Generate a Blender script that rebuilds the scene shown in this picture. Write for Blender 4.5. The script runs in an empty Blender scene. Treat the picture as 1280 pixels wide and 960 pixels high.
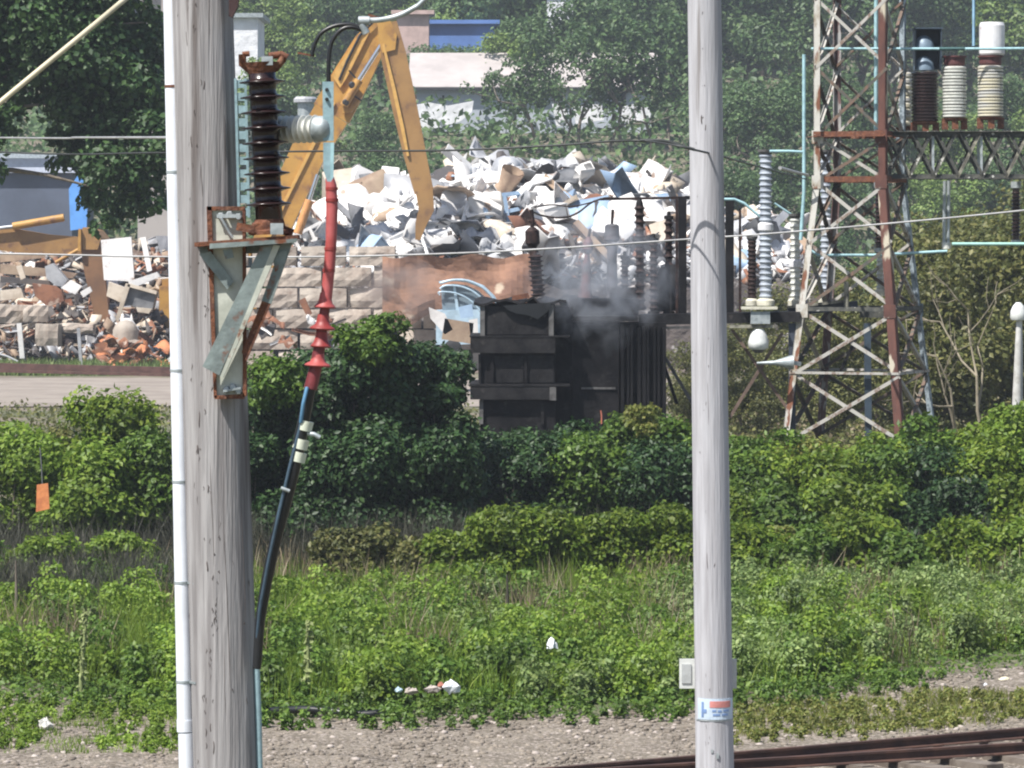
import bpy, math, random
import numpy as np
from mathutils import Vector, Matrix, noise
random.seed(7)
SC = bpy.context.scene
COL = SC.collection
# ---------------------------------------------------------------- camera
F = 5212.0          # focal length in photo pixels (1280 wide)
H = 5.5             # eye height
HY = 300.0          # photo row of the horizon
cam = bpy.data.cameras.new('camera'); co = bpy.data.objects.new('camera', cam); COL.objects.link(co)
co.location = (0, 0, H); co.rotation_euler = (math.radians(90), 0, 0)
cam.sensor_width = 36; cam.lens = F / 1280 * 36; cam.shift_y = (HY - 480) / 1280
cam.clip_start = 0.5; cam.clip_end = 5000
SC.camera = co
# ---------------------------------------------------------------- world, sun
SUN = Vector((-0.42, -0.42, 0.92)).normalized()      # towards the sun
elev = math.asin(SUN.z); azim = math.atan2(SUN.x, SUN.y)
w = bpy.data.worlds.new('World'); SC.world = w; w.use_nodes = True
nt = w.node_tree; bg = nt.nodes['Background']
sky = nt.nodes.new('ShaderNodeTexSky'); sky.sky_type = 'NISHITA'; sky.sun_disc = False
sky.sun_elevation = elev; sky.sun_rotation = azim; sky.dust_density = 1.5
nt.links.new(sky.outputs[0], bg.inputs[0]); bg.inputs[1].default_value = 0.085
sl = bpy.data.lights.new('sun', 'SUN'); sl.energy = 5.0; sl.angle = math.radians(0.5); sl.color = (1.0, 0.955, 0.90)
so = bpy.data.objects.new('sun', sl); COL.objects.link(so)
so.rotation_euler = SUN.to_track_quat('Z', 'Y').to_euler(); so.location = SUN * 100
SC.view_settings.view_transform = 'Standard'; SC.view_settings.look = 'None'
SC.view_settings.exposure = 0.66; SC.view_settings.gamma = 1.0
SC.render.engine = 'CYCLES'
SC.cycles.filter_width = 2.1
SC.cycles.max_bounces = 6; SC.cycles.diffuse_bounces = 3; SC.cycles.volume_bounces = 0
SC.cycles.transparent_max_bounces = 8

# ---------------------------------------------------------------- helpers
def at(px, py, D): return Vector(((px - 640) / F * D, D, H + (HY - py) / F * D))
def L(px, D): return px / F * D
Z = Vector((0, 0, 1))

MATS = {}
def M(name, base, rough=.75, metal=0.0, col2=None, scale=4.0, lo=.42, hi=.62, bump=.25, stretch=(1, 1, 1),
      var=.25, bscale=None, rnd=0.0, col3=None, scale3=None, lo3=.58, hi3=.66, detail=6.0, bdist=.02):
    if name in MATS: return MATS[name]
    m = bpy.data.materials.new(name); m.use_nodes = True; n = m.node_tree.nodes; l = m.node_tree.links
    b = n['Principled BSDF']; b.inputs['Roughness'].default_value = rough; b.inputs['Metallic'].default_value = metal
    tc = n.new('ShaderNodeTexCoord'); mp = n.new('ShaderNodeMapping'); mp.inputs['Scale'].default_value = stretch
    l.new(tc.outputs['Object'], mp.inputs[0])
    nz = n.new('ShaderNodeTexNoise'); nz.inputs['Scale'].default_value = scale; nz.inputs['Detail'].default_value = detail
    nz.inputs['Roughness'].default_value = .65
    l.new(mp.outputs[0], nz.inputs['Vector'])
    cr = n.new('ShaderNodeValToRGB'); cr.color_ramp.elements[0].position = lo; cr.color_ramp.elements[1].position = hi
    c2 = col2 if col2 else tuple(c * (1 - var) for c in base)
    c1 = base if col2 else tuple(min(1, c * (1 + var * .6)) for c in base)
    cr.color_ramp.elements[0].color = (*c1, 1); cr.color_ramp.elements[1].color = (*c2, 1)
    l.new(nz.outputs['Fac'], cr.inputs[0]); out = cr.outputs[0]
    if col3:
        n3 = n.new('ShaderNodeTexNoise'); n3.inputs['Scale'].default_value = scale3 or scale * 2.7; n3.inputs['Detail'].default_value = 4
        l.new(mp.outputs[0], n3.inputs['Vector'])
        c3 = n.new('ShaderNodeValToRGB'); c3.color_ramp.elements[0].position = lo3; c3.color_ramp.elements[1].position = hi3
        l.new(n3.outputs['Fac'], c3.inputs[0])
        mx = n.new('ShaderNodeMixRGB'); l.new(c3.outputs[0], mx.inputs[0]); l.new(out, mx.inputs[1]); mx.inputs[2].default_value = (*col3, 1)
        out = mx.outputs[0]
    if rnd:
        oi = n.new('ShaderNodeObjectInfo'); hs = n.new('ShaderNodeHueSaturation'); mr = n.new('ShaderNodeMapRange')
        mr.inputs['To Min'].default_value = 1 - rnd; mr.inputs['To Max'].default_value = 1 + rnd * .5
        l.new(oi.outputs['Random'], mr.inputs[0]); l.new(mr.outputs[0], hs.inputs['Value']); l.new(out, hs.inputs['Color']); out = hs.outputs[0]
    l.new(out, b.inputs['Base Color'])
    if bump:
        nb = n.new('ShaderNodeTexNoise'); nb.inputs['Scale'].default_value = bscale or scale * 4; nb.inputs['Detail'].default_value = 5
        l.new(mp.outputs[0], nb.inputs['Vector'])
        bp = n.new('ShaderNodeBump'); bp.inputs['Strength'].default_value = bump; bp.inputs['Distance'].default_value = bdist
        l.new(nb.outputs['Fac'], bp.inputs['Height']); l.new(bp.outputs[0], b.inputs['Normal'])
    MATS[name] = m; return m

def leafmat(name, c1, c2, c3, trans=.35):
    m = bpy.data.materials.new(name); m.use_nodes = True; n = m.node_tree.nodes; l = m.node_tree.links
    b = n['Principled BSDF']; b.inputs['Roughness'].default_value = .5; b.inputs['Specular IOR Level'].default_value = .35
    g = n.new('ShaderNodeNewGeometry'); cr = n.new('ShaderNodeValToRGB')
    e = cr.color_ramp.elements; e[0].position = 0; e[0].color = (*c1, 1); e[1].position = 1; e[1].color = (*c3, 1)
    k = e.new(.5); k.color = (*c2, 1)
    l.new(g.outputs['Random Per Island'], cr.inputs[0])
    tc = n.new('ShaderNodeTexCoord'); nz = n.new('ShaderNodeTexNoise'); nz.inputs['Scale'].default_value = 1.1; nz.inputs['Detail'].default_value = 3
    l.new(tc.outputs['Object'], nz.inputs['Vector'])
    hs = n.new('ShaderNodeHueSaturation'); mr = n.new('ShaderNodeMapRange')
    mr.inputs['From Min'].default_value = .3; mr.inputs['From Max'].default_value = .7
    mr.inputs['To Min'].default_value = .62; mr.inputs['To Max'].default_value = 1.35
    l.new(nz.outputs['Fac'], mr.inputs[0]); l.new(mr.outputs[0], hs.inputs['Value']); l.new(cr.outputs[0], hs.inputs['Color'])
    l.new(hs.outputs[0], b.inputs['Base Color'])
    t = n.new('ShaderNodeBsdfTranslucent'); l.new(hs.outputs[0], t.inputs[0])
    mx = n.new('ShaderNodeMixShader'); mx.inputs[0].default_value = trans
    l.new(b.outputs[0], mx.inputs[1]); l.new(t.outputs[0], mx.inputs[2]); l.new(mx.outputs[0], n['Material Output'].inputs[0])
    MATS[name] = m; return m

def worig(o):
    v = Vector((0, 0, 0))
    while o: v = v + Vector(o.location); o = o.parent
    return v
def props(o, label=None, cat=None, group=None, kind=None):
    if label: o['label'] = label
    if cat: o['category'] = cat
    if group: o['group'] = group
    if kind: o['kind'] = kind
    return o
def thing(name, label, cat, loc=(0, 0, 0), group=None, rotz=0):
    o = bpy.data.objects.new(name, None); COL.objects.link(o); o.location = loc; o.rotation_euler = (0, 0, rotz)
    o.empty_display_size = .2
    return props(o, label, cat, group)

class MB:
    def __init__(s): s.v = []; s.f = []; s.s = []
    def add(s, vs, fs, smooth=False):
        k = len(s.v); s.v += [Vector(v) for v in vs]; s.f += [tuple(i + k for i in f) for f in fs]; s.s += [smooth] * len(fs); return s
    def box(s, c, size, R=None):
        c = Vector(c); x, y, z = [q / 2 for q in size]; vs = [Vector((a * x, b * y, d * z)) for d in (-1, 1) for b in (-1, 1) for a in (-1, 1)]
        if R is not None: vs = [R @ v for v in vs]
        return s.add([v + c for v in vs], [(0, 2, 3, 1), (4, 5, 7, 6), (0, 1, 5, 4), (2, 6, 7, 3), (0, 4, 6, 2), (1, 3, 7, 5)])
    def frame(s, p0, p1, up=Z):
        a = (Vector(p1) - Vector(p0)); ln = a.length; a.normalize()
        if abs(a.dot(up)) > .98: up = Vector((0, 1, 0)) if abs(a.y) < .9 else Vector((1, 0, 0))
        x = a.cross(up).normalized(); y = x.cross(a).normalized()
        return a, x, y, ln
    def bar(s, p0, p1, w, h=None, up=Z):
        h = h or w; a, x, y, ln = s.frame(p0, p1, up); R = Matrix((x, a, y)).transposed()
        return s.box((Vector(p0) + Vector(p1)) / 2, (w, ln, h), R)
    def angle(s, p0, p1, w, t, up=Z, fx=1, fy=1):
        a, x, y, ln = s.frame(p0, p1, up); p0 = Vector(p0); p1 = Vector(p1)
        prof = [(0, 0), (w * fx, 0), (w * fx, t * fy), (t * fx, t * fy), (t * fx, w * fy), (0, w * fy)]
        vs = [p + x * u + y * v for p in (p0, p1) for u, v in prof]
        fs = [(i, (i + 1) % 6, (i + 1) % 6 + 6, i + 6) for i in range(6)] + [(0, 3, 2, 1), (0, 5, 4, 3), (6, 7, 8, 9), (6, 9, 10, 11)]
        return s.add(vs, fs)
    def tube(s, pts, r, n=8, caps=True, smooth=True):
        pts = [Vector(p) for p in pts]; m = len(pts); rs = r if isinstance(r, (list, tuple)) else [r] * m
        vs = []; prev = None
        for i, p in enumerate(pts):
            t = (pts[min(i + 1, m - 1)] - pts[max(i - 1, 0)]).normalized()
            if prev is None:
                u = Z if abs(t.z) < .9 else Vector((0, 1, 0)); x = t.cross(u).normalized()
            else:
                x = (prev - t * prev.dot(t)).normalized()
            prev = x; y = t.cross(x)
            vs += [p + (x * math.cos(k * 2 * math.pi / n) + y * math.sin(k * 2 * math.pi / n)) * rs[i] for k in range(n)]
        fs = [(i * n + k, i * n + (k + 1) % n, (i + 1) * n + (k + 1) % n, (i + 1) * n + k) for i in range(m - 1) for k in range(n)]
        s.add(vs, fs, smooth)
        if caps:
            s.add(vs[:n], [tuple(range(n - 1, -1, -1))]); s.add(vs[-n:], [tuple(range(n))])
        return s
    def lathe(s, p0, p1, prof, n=20, smooth=False):
        # prof: (t along 0..1, radius)
        p0 = Vector(p0); p1 = Vector(p1); a, x, y, ln = s.frame(p0, p1)
        vs = []
        for t, r in prof:
            c = p0 + (p1 - p0) * t
            vs += [c + (x * math.cos(k * 2 * math.pi / n) + y * math.sin(k * 2 * math.pi / n)) * r for k in range(n)]
        m = len(prof)
        fs = [(i * n + k, i * n + (k + 1) % n, (i + 1) * n + (k + 1) % n, (i + 1) * n + k) for i in range(m - 1) for k in range(n)]
        s.add(vs, fs, smooth); s.add(vs[:n], [tuple(range(n - 1, -1, -1))]); s.add(vs[-n:], [tuple(range(n))])
        return s
    def prism(s, poly, D0, D1):
        # poly in photo pixels read at distance D0, extruded straight back (same X,Z) to D1
        vs = [at(x, y, D0) for x, y in poly]; n = len(vs); dv = Vector((0, D1 - D0, 0))
        return s.add(vs + [v + dv for v in vs], [tuple(range(n)), tuple(range(2 * n - 1, n - 1, -1))] + [(i, i + n, (i + 1) % n + n, (i + 1) % n) for i in range(n)])
    def build(s, name, mat, parent=None, label=None, cat=None, group=None, kind=None, base=False):
        xs = [v.x for v in s.v]; ys = [v.y for v in s.v]; zs = [v.z for v in s.v]
        o0 = Vector(((min(xs) + max(xs)) / 2, (min(ys) + max(ys)) / 2, min(zs) if (parent is None or base) else (min(zs) + max(zs)) / 2))
        me = bpy.data.meshes.new(name); me.from_pydata([v - o0 for v in s.v], [], s.f)
        me.polygons.foreach_set('use_smooth', s.s); me.materials.append(mat); me.update()
        o = bpy.data.objects.new(name, me); COL.objects.link(o)
        if parent: o.parent = parent; o.location = o0 - worig(parent)
        else: o.location = o0
        return props(o, label, cat, group, kind)

def npmesh(name, V, T, mat, smooth=False):
    me = bpy.data.meshes.new(name); me.vertices.add(len(V)); me.vertices.foreach_set('co', V.astype(np.float32).ravel())
    k = T.shape[1]; me.loops.add(T.size); me.loops.foreach_set('vertex_index', T.astype(np.int32).ravel())
    me.polygons.add(len(T)); me.polygons.foreach_set('loop_start', np.arange(0, T.size, k, dtype=np.int32))
    me.polygons.foreach_set('loop_total', np.full(len(T), k, dtype=np.int32))
    me.update(calc_edges=True); me.materials.append(mat)
    return me
def link(name, me, loc=(0, 0, 0), parent=None, **kw):
    o = bpy.data.objects.new(name, me); COL.objects.link(o); o.location = loc
    if parent: o.parent = parent
    return props(o, **kw)
def copy_tree(o, parent=None):
    c = o.copy(); COL.objects.link(c)
    if parent: c.parent = parent
    for ch in list(o.children): copy_tree(ch, c)
    return c

# ---------------------------------------------------------------- foliage
def unit(a): return a / np.maximum(np.linalg.norm(a, axis=1, keepdims=True), 1e-6)
def leaf_geo(C, N, size, rng, aspect=.62, fold=.22):
    n = len(C); N = unit(N); t = unit(rng.normal(size=(n, 3)) + np.array([0, 0, -.25])); t = unit(t - N * (t * N).sum(1, keepdims=True))
    b = np.cross(N, t); sz = (size * rng.uniform(.6, 1.25, (n, 1)))
    V = np.empty((n, 4, 3)); V[:, 0] = C; V[:, 2] = C + t * sz
    mid = C + t * sz * .45; V[:, 1] = mid + b * sz * aspect * .5 + N * sz * fold * .5; V[:, 3] = mid - b * sz * aspect * .5 + N * sz * fold * .5
    k = np.arange(n)[:, None] * 4
    T = np.concatenate([k + [0, 1, 2], k + [0, 2, 3]])
    return V.reshape(-1, 3), T
def crown_pts(rng, blobs, n, twigs=26, spread=.34, inner=.6):
    Cs = []; Ns = []; w = np.array([r[0] * r[1] + r[0] * r[2] + r[1] * r[2] for _, r in blobs]); w = w / w.sum()
    for (c, r), q in zip(blobs, w):
        m = max(8, int(n * q)); td = unit(rng.normal(size=(twigs, 3))); tl = rng.uniform(.72, 1.12, twigs)
        i = rng.integers(0, twigs, m); d = unit(td[i] + rng.normal(size=(m, 3)) * spread)
        rr = tl[i][:, None] * (inner + (1 - inner) * rng.uniform(0, 1, (m, 1)) ** .55)
        Cs.append(np.array(c) + d * rr * np.array(r)); Ns.append(unit(d * .7 + rng.normal(size=(m, 3)) * .55 + [0, 0, .45]))
    return np.concatenate(Cs), np.concatenate(Ns)
def blobset(rng, w, d, h, z0=.0, k=14, rad=(.24, .42)):
    bl = []
    for i in range(k):
        a = rng.uniform(0, 2 * math.pi); q = rng.uniform(0, 1) ** .5 * .72
        zz = z0 + (h - z0) * rng.uniform(.18, .80); sh = math.sqrt(max(.15, 1 - ((zz - z0) / (h - z0) - .42) ** 2 * 2.1))
        r = rng.uniform(*rad) * min(h - z0, w) * .8
        bl.append(((math.cos(a) * q * w / 2 * sh, math.sin(a) * q * d / 2 * sh, min(zz, h - r * .8)), (r * 1.15, r, r * .85)))
    return bl
def stems_mb(rng, w, d, h, n, r):
    m = MB()
    for i in range(n):
        x = rng.uniform(-.3, .3) * w; y = rng.uniform(-.3, .3) * d; p = Vector((x * .4, y * .4, -.05)); e = Vector((x * 1.2, y * 1.2, h * rng.uniform(.55, .95)))
        mid = (p + e) / 2 + Vector((rng.uniform(-.1, .1) * w, rng.uniform(-.1, .1) * d, 0))
        m.tube([p, mid, e], [r, r * .7, r * .25], 5)
    return m
LEAFCOUNT = [0]
def shrub(px, ytop, wpx, D, mat, label, group=None, n=5200, size=.13, depth=None, seed=0, name='shrub', cat='shrub', stem=True, k=14, z0=.0, ground=None, twigs=26):
    rng = np.random.default_rng(seed + 100); top = at(px, ytop, D); wd = L(wpx, D); gz = 0 if ground is None else ground
    h = top.z - gz; dp = depth or min(wd, 2.6)
    t = thing(name, label, cat, (top.x, D, gz), group)
    bl = blobset(rng, wd, dp, h, z0 * h, k)
    C, N = crown_pts(rng, bl, n, twigs); C[:, 2] = np.maximum(C[:, 2], .02)
    V, T = leaf_geo(C, N, size, rng); LEAFCOUNT[0] += len(T)
    link('foliage', npmesh('foliage', V, T, mat), parent=t)
    if stem:
        sm = stems_mb(rng, wd * .7, dp * .7, h * .75, 6, .014 + .004 * h)
        me = bpy.data.meshes.new('stem'); me.from_pydata(sm.v, [], sm.f); me.materials.append(MATS['bark']); link('stem', me, parent=t)
    return t

def limb(m, p, d, ln, r, depth, rng, tips):
    pts = [p]; q = Vector(p); dd = Vector(d)
    for i in range(3):
        dd = (dd + Vector(rng.normal(size=3)) * .16 + Vector((0, 0, .06))).normalized(); q = q + dd * ln / 3; pts.append(q)
    m.tube(pts, [r, r * .85, r * .72, r * .55], 6, caps=False); tips.append((q, ln))
    if depth:
        for k in range(rng.integers(2, 4)):
            nd = (dd + Vector(rng.normal(size=3)) * .6).normalized(); limb(m, q if k else pts[2], nd, ln * .68, r * .55, depth - 1, rng, tips)
def tree_meshes(seed, h, cw, size, n, mat, trunk_h=.3, depth=3, k=18, shape='round', tr=.026):
    rng = np.random.default_rng(seed); m = MB(); tips = []
    limb(m, Vector((0, 0, -.3)), Vector((0, 0, 1)), h * trunk_h, h * tr, depth, rng, tips)
    me = bpy.data.meshes.new('trunk'); me.from_pydata(m.v, [], m.f); me.polygons.foreach_set('use_smooth', m.s); me.materials.append(MATS['bark'])
    bl = blobset(rng, cw, cw, h, h * trunk_h * .7, k, (.17, .30))
    if shape == 'spread': bl += [((Vector(q).x, Vector(q).y, min(q.z, h)), (cw * .12,) * 3) for q, _ in tips[-14:]]
    C, N = crown_pts(rng, bl, n, 22, .30, .5); V, T = leaf_geo(C, N, size, rng)
    return me, npmesh('crown', V, T, mat)
def place_tree(ms, loc, label, group=None, s=1, rz=0, name='tree', cat='tree', sz=None):
    t = thing(name, label, cat, loc, group, rz); t.scale = (s, s, sz or s)
    link('trunk', ms[0], parent=t); link('crown', ms[1], parent=t); return t

# ---------------------------------------------------------------- materials
RUST = (.17, .065, .032)
M('bark', (.12, .10, .08), .9, col2=(.20, .17, .13), scale=6, stretch=(1, 1, .25), bump=.5)
G_DARK = leafmat('leaf_dark', (.018, .046, .015), (.028, .066, .018), (.048, .095, .024), 0.22)  # leaf colour also deepened in place of shade low in the hedge
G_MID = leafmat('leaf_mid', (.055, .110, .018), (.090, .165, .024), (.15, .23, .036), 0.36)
G_BRIGHT = leafmat('leaf_bright', (.11, .19, .026), (.17, .27, .034), (.25, .34, .05), 0.42)
G_YEL = leafmat('leaf_yellow', (.12, .16, .035), (.19, .22, .05), (.26, .25, .07), 0.4)
G_OLIVE = leafmat('leaf_olive', (.075, .090, .028), (.12, .135, .038), (.19, .18, .06), 0.34)
G_SAGE = leafmat('leaf_sage', (.12, .18, .06), (.18, .26, .08), (.27, .34, .12), 0.38)
G_FAR = leafmat('leaf_far', (.055, .105, .042), (.080, .145, .052), (.125, .195, .068), 0.32)  # leaf colour lifted to stand in for distance haze
G_FARL = leafmat('leaf_far_light', (.10, .17, .045), (.15, .235, .055), (.22, .30, .08), 0.36)  # lighter far leaves, likewise brightened in place of haze
G_VINE = leafmat('leaf_vine', (.085, .15, .018), (.14, .215, .024), (.22, .29, .036), 0.4)
G_DRY = leafmat('leaf_dry', (.17, .13, .08), (.24, .19, .12), (.30, .26, .17), .3)
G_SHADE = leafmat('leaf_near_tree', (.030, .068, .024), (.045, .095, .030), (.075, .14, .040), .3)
wood = M('weathered_wood', (.36, .352, .352), .85, col2=(.19, .18, .18), scale=24, stretch=(1, 1, .045), lo=.36, hi=.66, bump=.9, bscale=60, bdist=.012, col3=(.13, .115, .11), scale3=13, lo3=.62, hi3=.70)
wood2 = M('pale_weathered_wood', (.45, .455, .48), .85, col2=(.30, .295, .31), scale=20, stretch=(1, 1, .045), lo=.36, hi=.68, bump=.8, bscale=50, bdist=.012, col3=(.22, .21, .21), scale3=12, lo3=.64, hi3=.72)
pvc = M('white_pvc', (.72, .76, .82), .4, var=.08, scale=3, bump=.05)
galv = M('galvanised_steel', (.42, .46, .47), .5, .35, col2=(.26, .30, .31), scale=8, bump=.15)
greypaint = M('grey_green_painted_steel', (.24, .29, .28), .55, .2, col2=(.15, .18, .175), scale=7, bump=.2, col3=RUST, scale3=9, lo3=.60, hi3=.66)
creampaint = M('cream_painted_steel', (.52, .54, .47), .6, 0, col2=(.38, .40, .34), scale=6, bump=.1, col3=RUST, scale3=8, lo3=.64, hi3=.69)
rust = M('rusted_steel', RUST, .9, 0, col2=(.085, .035, .024), scale=12, bump=.5, col3=(.22, .11, .065), scale3=20)
bluegrey = M('pale_blue_steel', (.30, .44, .48), .45, .2, col2=(.22, .33, .36), scale=9, bump=.12)
bluepipe = M('pale_blue_bus_pipe', (.38, .60, .64), .45, .1, col2=(.26, .42, .46), scale=5, bump=.05)
porc_brown = M('brown_porcelain', (.020, .010, .010), .25, 0, var=.3, scale=4, bump=.03)
porc_grey = M('grey_porcelain', (.62, .63, .58), .35, 0, col2=(.48, .49, .46), scale=9, bump=.05)
porc_blue = M('blue_grey_porcelain', (.36, .40, .45), .35, 0, col2=(.25, .28, .33), scale=3, bump=.05)
porc_cream = M('cream_porcelain', (.60, .56, .42), .35, 0, col2=(.50, .50, .48), scale=4, stretch=(.2, .2, 1.6), lo=.45, hi=.55, bump=.03)
redsil = M('red_silicone', (.33, .045, .040), .5, 0, col2=(.22, .032, .030), scale=6, bump=.1)
pinksil = M('faded_red_silicone', (.42, .10, .10), .55, 0, col2=(.33, .055, .05), scale=5, bump=.1)
blackrub = M('black_rubber', (.012, .013, .015), .38, 0, var=.2, scale=5, bump=.05)
whitetape = M('pale_tape', (.60, .64, .52), .6, 0, var=.12, scale=10, bump=.1)
wirelt = M('pale_wire', (.42, .42, .42), .5, .4, var=.2, scale=2, bump=0)
wirecream = M('cream_guy_sheath', (.55, .50, .36), .6, 0, var=.2, scale=3, bump=0)
wiredk = M('dark_wire', (.045, .05, .05), .6, .2, var=.2, scale=2, bump=0)
soot = M('sooty_steel', (.007, .007, .008), .62, 0, col2=(.016, .015, .016), scale=2.2, bump=.35, bscale=12, bdist=.03, col3=(.040, .038, .037), scale3=3.5, lo3=.62, hi3=.78)
soot2 = M('scorched_steel', (.026, .025, .026), .7, 0, col2=(.010, .010, .011), scale=3, bump=.3, bscale=12, col3=(.055, .05, .048), scale3=6, lo3=.62, hi3=.75)
charred = M('charred_porcelain', (.020, .014, .014), .5, 0, col2=(.05, .030, .026), scale=9, bump=.35)
dusty = M('heat_greyed_steel', (.12, .118, .115), .8, 0, col2=(.06, .058, .058), scale=5, bump=.2)
towerpale = M('tower_leg_peeling', (.48, .47, .43), .75, 0, col2=(.30, .26, .20), scale=5, stretch=(1, 1, .35), lo=.50, hi=.60, bump=.3, col3=RUST, scale3=4.5, lo3=.58, hi3=.63)
towerrust = M('tower_leg_rusted', (.125, .052, .038), .85, 0, col2=(.075, .033, .027), scale=4, stretch=(1, 1, .3), bump=.3, col3=(.46, .42, .33), scale3=3, lo3=.58, hi3=.62)
towerpurple = M('tower_leg_dark', (.14, .085, .08), .8, 0, col2=(.34, .34, .33), scale=5, stretch=(1, 1, .3), lo=.5, hi=.56, bump=.3)
brace_m = [M('brace_pale', (.38, .37, .34), .8, 0, col2=(.19, .14, .11), scale=5, lo=.52, hi=.60, bump=.2),
           M('brace_dark', (.07, .075, .065), .8, 0, col2=(.16, .10, .07), scale=6, bump=.2),
           M('brace_rust', (.20, .12, .08), .85, 0, col2=(.36, .33, .27), scale=6, lo=.52, hi=.58, bump=.2)]
beamdk = M('lichened_dark_steel', (.045, .048, .045), .85, 0, col2=(.10, .10, .085), scale=7, bump=.3, col3=(.50, .50, .46), scale3=9, lo3=.66, hi3=.69)
beamlt = M('lichened_pale_steel', (.30, .29, .23), .85, 0, col2=(.10, .095, .08), scale=7, bump=.3)
darkblue = M('dark_blue_grey_steel', (.045, .07, .10), .6, .1, col2=(.03, .045, .06), scale=4, bump=.1)
domeb = M('grey_blue_dome', (.16, .22, .28), .5, .1, var=.2, scale=4, bump=.1)
whitep = M('white_painted_metal', (.75, .75, .76), .5, 0, col2=(.60, .60, .62), scale=3, bump=.1, col3=(.42, .25, .18), scale3=6, lo3=.70, hi3=.74)
lampglass = M('frosted_lamp_glass', (.62, .64, .62), .2, 0, var=.15, scale=8, bump=.1)
yellow = M('excavator_yellow', (.46, .255, .055), .55, 0, col2=(.33, .17, .04), scale=.9, bump=.1, col3=(.20, .10, .05), scale3=2.2, lo3=.56, hi3=.72)
yellowdk = M('excavator_ochre', (.32, .18, .06), .65, 0, col2=(.23, .125, .045), scale=.8, bump=.1, col3=(.14, .075, .045), scale3=2, lo3=.58, hi3=.72)
chrome = M('hydraulic_chrome', (.60, .62, .64), .2, .9, var=.05, scale=3, bump=0)
darksteel = M('dark_machine_steel', (.03, .03, .032), .6, .2, var=.3, scale=3, bump=.2)
glass_dk = M('dark_cab_glass', (.02, .03, .035), .08, 0, var=.1, scale=2, bump=0)
concrete = M('weathered_concrete_block', (.46, .405, .345), .9, 0, col2=(.33, .275, .23), scale=1.1, bump=.6, bscale=5, bdist=.06, col3=(.20, .15, .12), scale3=2.0, lo3=.62, hi3=.74, rnd=.2)
mound_m = M('rubble_mound', (.09, .075, .068), .95, 0, col2=(.045, .04, .042), scale=.8, bump=.9, bscale=3, bdist=.2, col3=(.30, .28, .27), scale3=2.5)
for m_ in (soot, soot2, charred): m_.node_tree.nodes['Principled BSDF'].inputs['Specular IOR Level'].default_value = .12
SCR = {
 'white': M('scrap_white', (.80, .785, .765), .55, 0, col2=(.63, .62, .61), scale=1.1, bump=.3, bscale=3, bdist=.06, col3=(.34, .25, .20), scale3=2, lo3=.64, hi3=.70, rnd=.22),
 'cream': M('scrap_cream', (.58, .51, .42), .6, 0, col2=(.42, .35, .27), scale=1.2, bump=.3, bscale=3, bdist=.06, rnd=.2),
 'pale grey': M('scrap_grey', (.44, .45, .47), .55, .1, col2=(.27, .28, .30), scale=1.2, bump=.3, bscale=3, bdist=.06, rnd=.2),
 'slate grey': M('scrap_slate', (.17, .175, .185), .6, .1, col2=(.08, .085, .095), scale=1.5, bump=.3, bscale=3, bdist=.06, rnd=.25),
 'dark': M('scrap_dark', (.055, .05, .052), .7, 0, col2=(.10, .085, .075), scale=1.5, bump=.4, bscale=3, bdist=.06, rnd=.2),
 'rusty': M('scrap_rust', (.27, .12, .065), .85, 0, col2=(.15, .065, .04), scale=1.5, bump=.4, bscale=3, bdist=.06, col3=(.40, .30, .24), scale3=2, rnd=.2),
 'light blue': M('scrap_blue', (.34, .47, .62), .5, 0, col2=(.22, .32, .46), scale=1.2, bump=.2, bscale=3, bdist=.05, rnd=.15),
 'tan': M('scrap_tan', (.40, .30, .21), .75, 0, col2=(.25, .17, .12), scale=1.2, bump=.3, bscale=3, bdist=.06, rnd=.2),
 'orange': M('scrap_orange', (.50, .20, .08), .7, 0, col2=(.36, .13, .06), scale=1.4, bump=.3, bscale=3, bdist=.06, rnd=.1),
}

# ---------------------------------------------------------------- ground
def gh(x, y):
    z = 0.0
    if y > 212:
        t = min(1, (y - 212) / 95); z = 13.5 * t * t * (3 - 2 * t) + max(0, y - 307) * .13
        z = min(z, 60)
    if 46 < y < 140: z += .05 * noise.noise(Vector((x * .5, y * .5, 0)))
    return z
def ground():
    xs = [-900, -500, -300, -180, -120, -80, -55] + list(np.arange(-40, 40.1, 1.0)) + [55, 80, 120, 180, 300, 500, 900]
    ys = [-60, -20, 0, 15, 25, 32] + list(np.arange(38, 90, 1.0)) + list(np.arange(90, 320, 5)) + [340, 380, 430, 500, 600, 750, 900, 1500]
    vs = [(float(x), float(y), gh(float(x), float(y))) for y in ys for x in xs]; nx = len(xs)
    fs = [(j * nx + i, j * nx + i + 1, (j + 1) * nx + i + 1, (j + 1) * nx + i) for j in range(len(ys) - 1) for i in range(nx - 1)]
    me = bpy.data.meshes.new('ground'); me.from_pydata(vs, [], fs); me.polygons.foreach_set('use_smooth', [True] * len(fs))
    m = M('earth_and_turf', (.16, .135, .10), .95, 0, col2=(.085, .095, .045), scale=.35, lo=.42, hi=.56, bump=.6, bscale=9, bdist=.05, col3=(.24, .20, .165), scale3=6, lo3=.55, hi3=.70)
    me.materials.append(m); link('ground', me, kind='structure')
ground()
def sheet(name, poly, z, mat, sub=1):
    m = MB(); m.add([(x, y, z) for x, y in poly], [tuple(range(len(poly)))]); return m.build(name, mat, kind='structure')
gravel_m = M('brown_grey_gravel', (.215, .185, .145), .95, 0, col2=(.115, .095, .070), scale=2.2, lo=.38, hi=.64, bump=1.0, bscale=22, bdist=.05, col3=(.36, .31, .27), scale3=17, lo3=.54, hi3=.62)
def gp(px, py): D = F * H / (py - HY); return ((px - 640) / F * D, D)
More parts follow.
